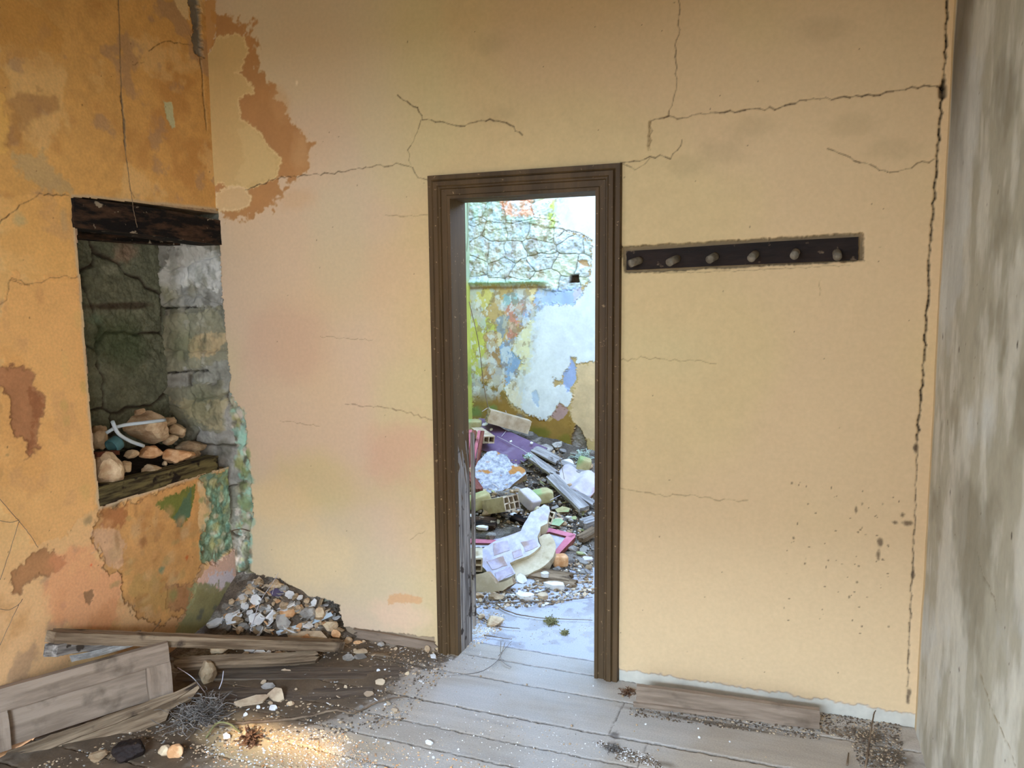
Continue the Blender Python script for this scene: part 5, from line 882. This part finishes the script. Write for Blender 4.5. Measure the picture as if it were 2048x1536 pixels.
def end_holes(name, a, b, W_, H_, L_, cols, rows, parent, z_, tilt):
    P = Vector(hit(*a, 2, z_)); V, Fc = hollow_mesh(L_, W_, H_, cols, rows, seed=9); return place(name, V, Fc, M['cream'], P, eulR(*tilt), parent)
pt = Vector(hit(*z7(842, 235), 1, (G(*z7(842, 300))[1]) - 0.26)); V, Fc = hollow_mesh(0.13, 0.125, 0.08, 3, 2, seed=9)
place('hollow_brick', V, Fc, M['cream'], pt, frame_of((0.38, -0.80, 0.35), (0.25, 0.3, 0.9)), T)
pt = Vector(hit(*z7(196, 630), 1, (G(*z7(196, 800))[1]) + 0.02)); V, Fc = hollow_mesh(0.14, 0.13, 0.09, 3, 2, seed=10)
place('hollow_brick', V, Fc, M['cream'], pt, frame_of((0.35, -0.85, -0.1), (0.2, -0.4, 0.9)), T)
# pink door under it
T = thing('pink_door', 'pink painted door leaf lying under the fallen wall chunk', 'door', tuple(G(*z7(900, 560))))
pn = (0.05, -0.35, 0.93); A3 = G(*z7(1000, 520)) + np.array([0, 0, 0.06])
slab('panel', L7([(-200, 470), (430, 440), (900, 350), (1110, 402), (860, 690), (300, 700), (-200, 640)]), None, pn, 0.012, [M['chunktop'], M['pink']], parent=T, rag=0.0, anchor3=A3 - np.array([0, 0, 0.016]))
slab('rail', L7([(-200, 420), (430, 452), (900, 342), (1135, 398), (1100, 430), (900, 378), (430, 482), (-200, 470)]), None, pn, 0.03, [M['pink'], M['redwood']], parent=T, rag=0.0, anchor3=A3)
slab('stile', L7([(1135, 398), (1132, 425), (950, 612), (870, 708), (835, 700), (900, 610), (1050, 420)]), None, pn, 0.035, [M['pink'], M['redwood']], parent=T, rag=0.0, anchor3=A3)
# blocks
_c(brick('block', z6(168, 380), z6(378, 380), 0.13, 0.085, M['brickg'], 'pale green topped block at the upper left of the mound', solid=True, seed=1, la=0.02, lb=0.02), None, 'block'); 
def hb(px, h, axis, L, W_, H_, holes, m, label, seed, up=(0, 0, 1), dy=0.0):
    V, Fc = hollow_mesh(L, W_, H_, holes[0], holes[1], seed=seed); p = Vector(G(*px)) + Vector((0, dy, h)); return _c(place('hollow_brick', V, Fc, m, p, frame_of(axis, up)), label, 'brick')
hb(z6(745, 400), 0.13, (0.80, 0.48, -0.30), 0.36, 0.13, 0.11, (2, 3), M['brickb'], 'long mossy hollow brick above the purple board', 2, dy=-0.12)
hb(z6(385, 560), 0.10, (0.70, -0.68, -0.12), 0.26, 0.10, 0.06, (2, 1), M['brickb'], 'small hollow brick on the left edge of the purple board', 3, (0.1, 0, 1))
brick('block', z6(225, 1320), z6(470, 1260), 0.12, 0.10, M['brickg'], 'green topped yellowish block left of the six-hole brick', solid=True, seed=4, la=0.0, lb=0.02)
hb(z6(600, 1400), 0.10, (0.80, -0.52, 0.30), 0.27, 0.13, 0.10, (3, 2), M['brickb'], 'hollow brick showing six holes in the middle of the debris', 5)
brick('block', z6(850, 1240), z6(1020, 1360), 0.10, 0.09, M['tile'], 'pinkish white block right of the six-hole brick', solid=True, seed=6, la=0.05, lb=0.02)
brick('block', z6(975, 1230), z6(1195, 1200), 0.13, 0.09, M['brickg'], 'mossy green block right of centre above the wall chunk', solid=True, seed=7, la=0.0, lb=0.01)
brick('block', z6(1500, 880), z6(1650, 900), 0.12, 0.13, M['brickg'], 'yellow green block at the right edge of the doorway view', solid=True, seed=8, la=0.02, lb=0.0)
brick('block', z7(930, 690), z7(1060, 680), 0.08, 0.07, M['orange'], 'small ochre block on the floor right of the wall chunk', solid=True, seed=9)
_c(slab('mossy_tile', L6([(1190, 1412), (1300, 1400), (1352, 1432), (1290, 1490), (1185, 1472)]), z6(1260, 1450), (0, -0.5, 0.85), 0.03, [M['mossy'], M['lime2']], 0.03), 'pale green mossy tile fragment right of the wall chunk top', 'tile')
_c(slab('mossy_tile', L6([(1240, 1290), (1330, 1255), (1420, 1280), (1400, 1320), (1270, 1330)]), z6(1330, 1310), (0, -0.5, 0.85), 0.03, [M['brickg'], M['oldwood']], 0.03), 'dull green flat piece above the pale mossy tile', 'tile')
# roof tile with waves
rt = thing('roof_tile', 'pale wavy roof tile at the right edge of the doorway view', 'roof tile', tuple(G(*z6(1500, 1050)))); V, Fc = [], []; nx_, ny_ = 30, 8
for s_ in (0, 1):
    for i in range(nx_ + 1):
        for j in range(ny_ + 1): V.append(((i / nx_ - .5) * 0.36, (j / ny_ - .5) * 0.24, 0.020 * math.sin(i / nx_ * 6.28 * 2) - s_ * 0.010))
q = lambda s_, i, j: s_ * (nx_ + 1) * (ny_ + 1) + i * (ny_ + 1) + j
for i in range(nx_):
    for j in range(ny_): Fc += [(q(0, i, j), q(0, i + 1, j), q(0, i + 1, j + 1), q(0, i, j + 1)), (q(1, i, j), q(1, i, j + 1), q(1, i + 1, j + 1), q(1, i + 1, j))]
    Fc += [(q(0, i, 0), q(1, i, 0), q(1, i + 1, 0), q(0, i + 1, 0)), (q(0, i, ny_), q(0, i + 1, ny_), q(1, i + 1, ny_), q(1, i, ny_))]
for j in range(ny_): Fc += [(q(0, 0, j), q(0, 0, j + 1), q(1, 0, j + 1), q(1, 0, j)), (q(0, nx_, j), q(1, nx_, j), q(1, nx_, j + 1), q(0, nx_, j + 1))]
bpy.data.objects.remove(rt); _c(place('roof_tile', V, Fc, M['tile'], Vector(G(*z6(1500, 1040))) + Vector((0, 0, 0.06)), eulR(0.45, 0.15, -0.25), None, True), 'pale wavy roof tile at the right edge of the doorway view', 'roof tile')
# planks
def pl(a, b, w_, t, m, label, la=0.04, lb=0.04, sd_=1, rag=0.02, name='plank', up=(0, -0.3, 1), cat='plank'): return _c(board(name, Vector(G(*a)) + Vector((0, 0, la)), Vector(G(*b)) + Vector((0, 0, lb)), w_, t, M[m], up, sd_, rag), label, cat)
pl(z6(1180, 1010), z6(1590, 1400), 0.085, 0.03, 'greyboard', 'thick grey plank slanting down to the right edge of the debris', 0.08, 0.06, 51)
pl(z6(900, 740), z6(1250, 1010), 0.07, 0.025, 'greyboard', 'grey splintered plank running down from the purple board', 0.07, 0.08, 52, 0.05)
pl(z6(1300, 830), z6(1760, 1030), 0.06, 0.022, 'greyboard', 'pale narrow plank below the yellow green block', 0.06, 0.06, 53)
pl(z6(1440, 1130), z6(1720, 1310), 0.05, 0.02, 'greyboard', 'pale plank under the wavy roof tile', 0.04, 0.04, 54)
pl(z6(980, 650), z6(1300, 800), 0.09, 0.018, 'greyboard', 'wide pale plank right of the purple board', 0.05, 0.05, 55)
pl(z7(720, 770), z7(1110, 840), 0.09, 0.03, 'oldwood', 'brown layered plank on the floor right of the wall chunk', 0.02, 0.02, 56, 0.03)
pl(z7(760, 800), z7(1150, 880), 0.07, 0.02, 'oldwood', 'lower brown plank beside the layered one', 0.01, 0.01, 57, 0.03)
pl(z7(1160, 490), z7(1330, 420), 0.07, 0.03, 'oldwood', 'dark plank end behind the right door casing', 0.03, 0.05, 58)
pl(z7(1190, 380), z7(1330, 350), 0.08, 0.05, 'greyboard', 'pale broken plank end right of the pink door', 0.05, 0.06, 59)
pl(z6(190, 960), z6(370, 1150), 0.05, 0.03, 'redwood', 'dark red painted batten left of the concrete slab', 0.06, 0.05, 60)
pl(z7(140, 330), z7(430, 345), 0.10, 0.03, 'lintel', 'black plank behind the pink door at the left', 0.03, 0.03, 61)
pl(z7(560, 280), z7(720, 340), 0.06, 0.03, 'lintel', 'dark brown broken plank above the wall chunk', 0.03, 0.03, 62)
T = thing('red_shutter', 'dark red slatted shutter standing at the left behind the door casing', 'shutter', tuple(G(*z6(215, 900))))
s0 = Vector(G(*z6(215, 900)))
for k_ in range(4): board('slat', s0 + Vector((-0.07 + 0.035 * k_, 0.05, -0.02)), s0 + Vector((-0.10 + 0.035 * k_, 0.30, 0.30)), 0.026, 0.014, M['redwood' if k_ % 2 else 'pink'], (0, -1, 0.5), 63 + k_, 0.004, T)
# fragments
def s6(x, y, w_, h_, m, sd_, label, **k): p = z6(x, y); return shard(k.pop('name', 'plaster_fragment'), p[0], p[1], w_ / 5.9, h_ / 5.9, M[m], sd_, label, **k)
def s7(x, y, w_, h_, m, sd_, label, **k): p = z7(x, y); return shard(k.pop('name', 'plaster_fragment'), p[0], p[1], w_ / 4.519, h_ / 4.519, M[m], sd_, label, **k)
def r7(x, y, w_, h_, m, sd_, label, **k): p = z7(x, y); return rock(k.pop('name', 'stone'), p[0], p[1], w_ / 4.519, h_ / 4.519, M[m], sd_, label, **k)
s7(645, 835, 130, 100, 'shard', 201, 'white plaster slab leaning against the front of the wall chunk', tilt=(0.9, 0.3), t=0.014); s7(945, 892, 240, 46, 'shard', 202, 'long pale slab on the floor in front of the brown planks', tilt=(0.1, 0), t=0.03); s7(858, 832, 100, 30, 'shard', 203, 'small pale block on the brown planks', t=0.025, tilt=(0.1, 0), up=0.03)
s7(690, 985, 200, 50, 'shard', 204, 'pale slab nearer the doorway, longer of two in line', tilt=(0.1, 0), t=0.025); s7(840, 985, 100, 44, 'shardb', 205, 'pale slab nearer the doorway, shorter of two in line', tilt=(0.1, 0), t=0.025)
r7(285, 1140, 70, 60, 'lime', 206, 'cream stone by the left casing, smaller of two'); r7(400, 1185, 160, 84, 'lime', 207, 'cream stone by the left casing, larger of two'); s7(1240, 640, 120, 40, 'tile', 208, 'pinkish slab at the right edge of the floor beyond', tilt=(0.2, 0), t=0.014)
r7(1100, 520, 100, 70, 'shardg', 209, 'grey stone right of the pink door corner'); r7(250, 960, 120, 60, 'lime2', 210, 'tan stone under the lower end of the wall chunk'); r7(420, 960, 130, 60, 'lime2', 211, 'second tan stone under the wall chunk'); r7(370, 415, 110, 66, 'shardg', 212, 'grey stone lying on the pink door at the left')
s7(290, 425, 150, 30, 'shard', 213, 'white slab lying on the pink door at the left', tilt=(0.1, 0), up=0.05, t=0.02); r7(970, 710, 90, 40, 'shardg', 214, 'grey stone between the ochre block and the planks'); s6(300, 700, 100, 120, 'shard', 215, 'pale grey block face between the shutter and the concrete slab', tilt=(0.8, 0), t=0.04)
s6(610, 395, 110, 40, 'shard', 216, 'pale flake on the purple board below the mossy brick', up=0.07); s6(415, 400, 80, 44, 'shard', 217, 'pale flake at the left of the purple board', up=0.07); s6(490, 458, 46, 24, 'shard', 218, 'small flake near the left edge of the purple board', up=0.07); s6(965, 620, 40, 26, 'shard', 219, 'tiny pinkish flake near the tip of the purple board', up=0.07); s6(720, 602, 40, 20, 'shard', 220, 'tiny flake in the middle of the purple board', up=0.07)
s6(1130, 620, 190, 100, 'shardg', 221, 'greenish flat fragment right of the purple board', tilt=(0.4, 0), t=0.02); s6(1270, 570, 150, 80, 'shardg', 222, 'grey fragment against the far wall foot', tilt=(0.4, 0), t=0.02); s6(1390, 790, 190, 90, 'shard', 223, 'pale bluish fragment above the narrow plank', tilt=(0.4, 0.1), t=0.02)
s6(750, 1385, 90, 40, 'shard', 224, 'pale blue flake below the six-hole brick', up=0.01); s6(190, 1215, 70, 150, 'tile', 225, 'pinkish white piece at the left edge beside the green topped block', tilt=(1.0, 0), t=0.03); s6(1210, 640, 90, 60, 'lime2', 226, 'small brown piece right of the purple board', tilt=(0.6, 0))
r7(1030, 300, 60, 40, 'lime2', 227, 'dark earthy stone right of the chunk top')
# grass, moss, wires, twigs
tuft('dry_tuft', *z6(1550, 720), 0.07, 0.09, 70, M['whitemoss'], 'bleached dry tuft at the foot of the far wall', 6, 'grass', 0.0022)
tuft('moss_clump', *z6(925, 790), 0.028, 0.04, 60, M['whitemoss'], 'little pale green sprig at the corner of the concrete slab', 7, 'moss', 0.003, at=Vector(G(*z6(925, 790))) + Vector((0, 0, .07)))
tuft('moss_clump', *z7(918, 1205), 0.032, 0.03, 90, M['stem'], 'dark round moss clump on the floor beyond the doorway', 8, 'moss', 0.002)
tuft('moss_clump', *z7(1035, 1300), 0.022, 0.02, 60, M['stem'], 'smaller moss clump nearer the right door casing', 9, 'moss', 0.0016)
up7 = lambda x, y, h: Vector(G(*z6(x, y))) + Vector((0, 0, h))
tube('wire', [up7(380, 270, .10), up7(470, 258, .13), up7(580, 265, .14), up7(650, 300, .14), up7(688, 380, .10), up7(670, 460, .08), up7(610, 530, .07)], 0.0022, M['wire'], 'pale wire looping over the purple board', 'wire', seg=6)
tube('wire', [up7(560, 530, .07), up7(660, 575, .065), up7(740, 630, .07), up7(870, 730, .09), up7(1000, 840, .09), up7(1075, 945, .10), up7(1150, 985, .10), up7(1250, 1020, .12)], 0.0024, M['wire'], 'long pale wire running from the purple board down to the grey planks', 'wire', seg=6)
tube('wire', [up7(1265, 720, .12), up7(1300, 860, .12), up7(1350, 1060, .08)], 0.0024, M['thread'], 'straight dark wire leaning by the wavy roof tile', 'wire', seg=6)
tube('stick', [Vector(hit(*z6(425, 0), 1, YF - .03)) + Vector((0, 0, 0.0)), Vector(hit(*z6(455, 130), 1, YF - .1)), Vector(hit(*z6(490, 280), 1, YF - .2))], 0.004, M['thread'], 'long thin cane leaning on the far wall, lower end', 'cane', seg=6) if False else None
z5p = lambda x, y: (900 + x / 3.3406, 370 + y / 3.3406)
tube('cane', [Vector(hit(*z5p(128, 780), 1, YF - .05)), Vector(hit(*z5p(190, 1050), 1, YF - .12)), Vector(hit(*z5p(225, 1330), 1, YF - .2)), Vector(hit(*z5p(262, 1520), 1, YF - .3))], 0.004, M['twig'], 'long thin cane leaning against the yellow part of the far wall', 'cane', seg=6)
tube('cane', [Vector(hit(*z5p(92, 940), 1, YF - .04)), Vector(hit(*z5p(110, 1100), 1, YF - .06)), Vector(hit(*z5p(120, 1200), 1, YF - .06))], 0.003, M['twig'], 'short cane left of the long one on the far wall', 'cane', seg=6)
tube('cobweb_thread', [Vector(hit(*z5p(115, 100), 1, YF - .04)), Vector(hit(*z5p(120, 300), 1, YF - .06)), Vector(hit(*z5p(105, 560), 1, YF - .06))], 0.002, M['twig'], 'thin strand hanging at the top left of the far wall', 'thread', seg=5)
for i, (P, lb, rd) in enumerate([([(150, 1028), (420, 1040), (700, 1030), (1000, 1020), (1290, 988)], 'long rusty twig straight across the floor beyond the doorway', .004), ([(150, 968), (280, 990), (420, 1020), (560, 1052)], 'thin twig under the lower end of the wall chunk', .003), ([(420, 1050), (480, 1095), (600, 1140), (760, 1168), (900, 1182), (1290, 1196)], 'long curving rusty twig nearest the doorway', .004),
        ([(160, 1105), (260, 1150), (400, 1240), (520, 1262), (630, 1272)], 'dark forked twig at the foot of the left casing', .004), ([(160, 1115), (220, 1160), (330, 1215), (400, 1245)], 'second branch of dark twig at the foot of the left casing', .003), ([(560, 1000), (640, 960), (760, 900), (830, 870)], 'twig slanting up to the brown planks', .003),
        ([(700, 960), (850, 930), (980, 850)], 'thin twig crossing the long pale slab', .002), ([(750, 720), (900, 760), (1080, 795), (1290, 800)], 'long twig beside the brown planks', .003), ([(820, 580), (1000, 582), (1180, 585)], 'straight twig right of the pink door', .003), ([(320, 1000), (330, 1060), (360, 1090)], 'small bent twig below the wall chunk', .002), ([(310, 1335), (440, 1352), (560, 1370)], 'dark twig beside the white crumbs on the threshold', .003), ([(440, 1520), (520, 1430), (560, 1385)], 'fine straight twig over the threshold boards', .0015)]):
    twig('twig', [z7(*p) for p in P], M['twig'], lb, rd, 0.012, 0.002, 70 + i)
twig('cane', [z6(1180, 1285), z6(1310, 1215)], M['wire'], 'short pale stalk right of the chunk top', .003, 0.06, 0, 90, 'stalk'); twig('cane', [z7(380, 62), z7(450, 110)], M['wire'], 'short pale stalk behind the six-hole brick', .003, 0.10, 0, 91, 'stalk')
twig('cane', [z6(520, 1150), z6(600, 1215)], M['wire'], 'short cream stick end beside the six-hole brick', .004, 0.10, 0, 92, 'stalk')
# ================================================================== REPEATS
def inside(x, y, P):
    c = False; n = len(P)
    for i in range(n):
        x0, y0 = P[i]; x1, y1 = P[(i + 1) % n]
        if (y0 > y) != (y1 > y) and x < (x1 - x0) * (y - y0) / (y1 - y0) + x0: c = not c
    return c
def pick(P, r):
    xs, ys = [p[0] for p in P], [p[1] for p in P]
    while 1:
        x, y = r.uniform(min(xs), max(xs)), r.uniform(min(ys), max(ys))
        if inside(x, y, P): return x, y
def scatter(name, P, n, size, mats, label, cat, group, seed, flat=True, lift=0.004):
    """single pieces, each an object of its own; copies share a few meshes"""
    r = random.Random(seed); pro = []
    hue = dict(shard='white', shardb='beige', shardg='grey', orange='orange tan', lime='cream', lime2='brown', greyboard='weathered grey', brickg='yellowish', darkboard='earth brown', twig='light brown', lintel='blackish')
    for m_ in mats:
        for k in range(4):
            V, Fc = shard_mesh(seed + k * 7, 1, 0.8, 0.22) if flat else rock_verts(seed + k, (1, .85, .7), ICO2); me = bpy.data.meshes.new(name); me.from_pydata(V, [], Fc); me.materials.append(M[m_]); pro.append((me, hue[m_]))
    first = None
    for i in range(n):
        p = G(*pick(P, r)); s_ = r.uniform(*size) * (0.6 + 0.4 * r.random())
        if first is None: me, hu = pro[0]; o = bpy.data.objects.new(name, me); first = o
        else: me, hu = r.choice(pro); o = first.copy(); o.data = me
        COL.objects.link(o); o.location = (p[0], p[1], p[2] + s_ * (0.30 if flat else 0.45) + lift * 0.5); o.scale = (s_, s_, s_); o.rotation_euler = (r.gauss(0.25 if flat else 0, .35), r.gauss(0, .35), r.uniform(0, 6.28)); _c(o, label.replace('%', hu), cat, group)
heapP = [(470, 1200), (505, 1162), (560, 1168), (600, 1200), (650, 1212), (672, 1240), (660, 1262), (600, 1272), (520, 1268), (455, 1262), (430, 1250)]
scatter('plaster_crumb', heapP, 150, (0.012, 0.032), ['shard', 'shardb', 'shardg', 'orange'], 'small % plaster fragment among many on the corner heap', 'fragment', 'plaster fragments on the corner heap', 11)
scatter('plaster_flake', heapP, 34, (0.028, 0.048), ['shard', 'shardb', 'shard', 'lime2'], 'palm-sized % plaster flake lying on the corner heap', 'flake', 'larger plaster flakes on the corner heap', 31)
scatter('heap_stone', heapP, 60, (0.012, 0.026), ['lime', 'lime2', 'shardg'], 'small % stone among many in the corner heap', 'stone', 'small stones in the corner heap', 12, False)
scatter('floor_chip', [(450, 1275), (690, 1275), (860, 1310), (860, 1420), (700, 1450), (470, 1470), (430, 1400), (460, 1330)], 90, (0.006, 0.017), ['shardb', 'shard', 'shardg', 'lime2'], 'small % chip scattered on the earthy floor left of the doorway', 'chip', 'chips on the earthy floor', 13)
scatter('floor_pebble', [(700, 1330), (1220, 1330), (1600, 1480), (1600, 1536), (560, 1536), (560, 1450)], 60, (0.003, 0.007), ['lime', 'shard'], 'tiny % pebble lying on the bare floorboards', 'pebble', 'pebbles on the floorboards', 14, False, 0.0)
moundP = [z6(200, 1500), z6(200, 900), z6(300, 600), z6(1000, 640), z6(1300, 560), z6(1480, 700), z6(1700, 800), z6(1700, 1536), z7(1290, 420), z7(1290, 760), z7(1150, 760), z7(1100, 500), z7(700, 330), z7(300, 350)]
scatter('mound_fragment', moundP, 170, (0.016, 0.05), ['shard', 'shardg', 'shardb', 'greyboard', 'brickg'], '% broken fragment among many on the rubble mound beyond the doorway', 'fragment', 'fragments on the rubble mound', 15)
scatter('mound_stone', moundP, 110, (0.014, 0.04), ['lime2', 'shardg', 'lime'], '% stone among many on the rubble mound beyond the doorway', 'stone', 'stones on the rubble mound', 16, False)
scatter('floor_fragment', [z7(160, 930), z7(700, 900), z7(1290, 780), z7(1290, 960), z7(900, 1060), z7(160, 1060)], 80, (0.008, 0.024), ['shard', 'shardb', 'lime2'], 'small % fragment scattered at the foot of the debris beyond the doorway', 'fragment', 'fragments at the foot of the debris', 17)
scatter('mound_splinter', [z6(950, 850), z6(1300, 640), z6(1480, 720), z6(1450, 900), z6(1250, 1000), z6(1200, 1500), z6(1000, 1500), z6(900, 1300)], 40, (0.02, 0.05), ['darkboard', 'twig', 'lintel'], '% wood splinter among many on the right of the rubble mound', 'splinter', 'wood splinters on the mound', 18)
# gravel and dust nobody could count
def gravel(name, Ps, n, size, mats, label, seed, cat='gravel'):
    r = random.Random(seed); V, Fc, mi = [], [], []
    for P, share in Ps:
        for i in range(int(n * share)):
            x, y = pick(P, r); p = G(x, y); s_ = size[0] + (size[1] - size[0]) * r.random() ** 2.5; o = len(V); a = r.uniform(0, 6.28); ca, sa = math.cos(a), math.sin(a)
            for q in ICO1[0]:
                k = s_ * r.uniform(.65, 1.2); X, Y, Z = q[0] * k * 1.2, q[1] * k * .9, q[2] * k * .6; V.append((p[0] + X * ca - Y * sa, p[1] + X * sa + Y * ca, p[2] + Z + s_ * 0.3))
            Fc += [tuple(o + j for j in f) for f in ICO1[1]]; mi += [r.randrange(len(mats))] * len(ICO1[1])
    o = place(name, V, Fc, [M[m_] for m_ in mats], (0, 0, 0), mi=mi); o['kind'] = 'stuff'; _c(o, label, cat); return o
gravel('pale_gravel', [([(340, 1536), (400, 1470), (520, 1440), (700, 1470), (760, 1536)], .8), ([(500, 1450), (760, 1480), (1000, 1540), (900, 1560), (600, 1536)], .2)], 2600, (0.0015, 0.006), ['shardb', 'lime', 'shard', 'orange'], 'pale gravel and grit in the sunlit patch at the bottom left', 21)
gravel('earth_grit', [([(430, 1290), (690, 1270), (880, 1300), (900, 1340), (800, 1450), (640, 1480), (420, 1500), (400, 1400)], .7), ([(60, 1536), (330, 1440), (470, 1400), (430, 1536)], .3)], 6500, (0.0014, 0.007), ['twig', 'shardg', 'lime2', 'darkboard', 'shardb'], 'dark grit and crumbs over the broken boards at the left', 22)
gravel('board_grit', [([(760, 1400), (1000, 1420), (1250, 1500), (1200, 1540), (700, 1540)], .4), ([(700, 1300), (880, 1290), (960, 1300), (1000, 1340), (760, 1380)], .35), ([(935, 1200), (1185, 1200), (1185, 1290), (935, 1290)], .25)], 2200, (0.001, 0.0035), ['shard', 'shardb', 'shardg'], 'fine white grit strewn over the boards before the doorway', 23)
gravel('corner_dirt', [([(1640, 1425), (1800, 1436), (1812, 1536), (1720, 1536), (1700, 1480), (1640, 1465)], .7), ([(1260, 1415), (1640, 1455), (1640, 1480), (1400, 1450), (1260, 1432)], .3)], 3000, (0.0015, 0.006), ['twig', 'darkboard', 'shardg', 'darkboard', 'shardb'], 'dark dirt along the loose skirting and in the right-hand corner', 24, 'dirt')
gravel('threshold_crumbs', [([(865, 1300), (930, 1270), (1000, 1245), (1010, 1262), (960, 1290), (900, 1310)], .5), ([(935, 1215), (1010, 1230), (1000, 1262), (935, 1270)], .5)], 900, (0.002, 0.006), ['lime', 'shard', 'shardb'], 'cream crumbs spread beside the foot of the left door casing', 25)
gravel('floor_crack_grit', [([(1230, 1490), (1300, 1508), (1330, 1536), (1230, 1520)], .5), ([(1320, 1525), (1330, 1545), (1190, 1490), (1200, 1480)], .5)], 700, (0.0015, 0.004), ['twig', 'shard', 'darkboard'], 'dark grit in the wide joint between boards at the bottom', 26)
gravel('mound_rubble', [(moundP, .7), ([z7(160, 900), z7(600, 900), z7(1290, 560), z7(1290, 960), z7(800, 1060), z7(160, 1080)], .3)], 4500, (0.003, 0.014), ['shardg', 'lime2', 'twig', 'darkboard', 'shard', 'shardb'], 'fine rubble covering the mound beyond the doorway', 27, 'rubble')
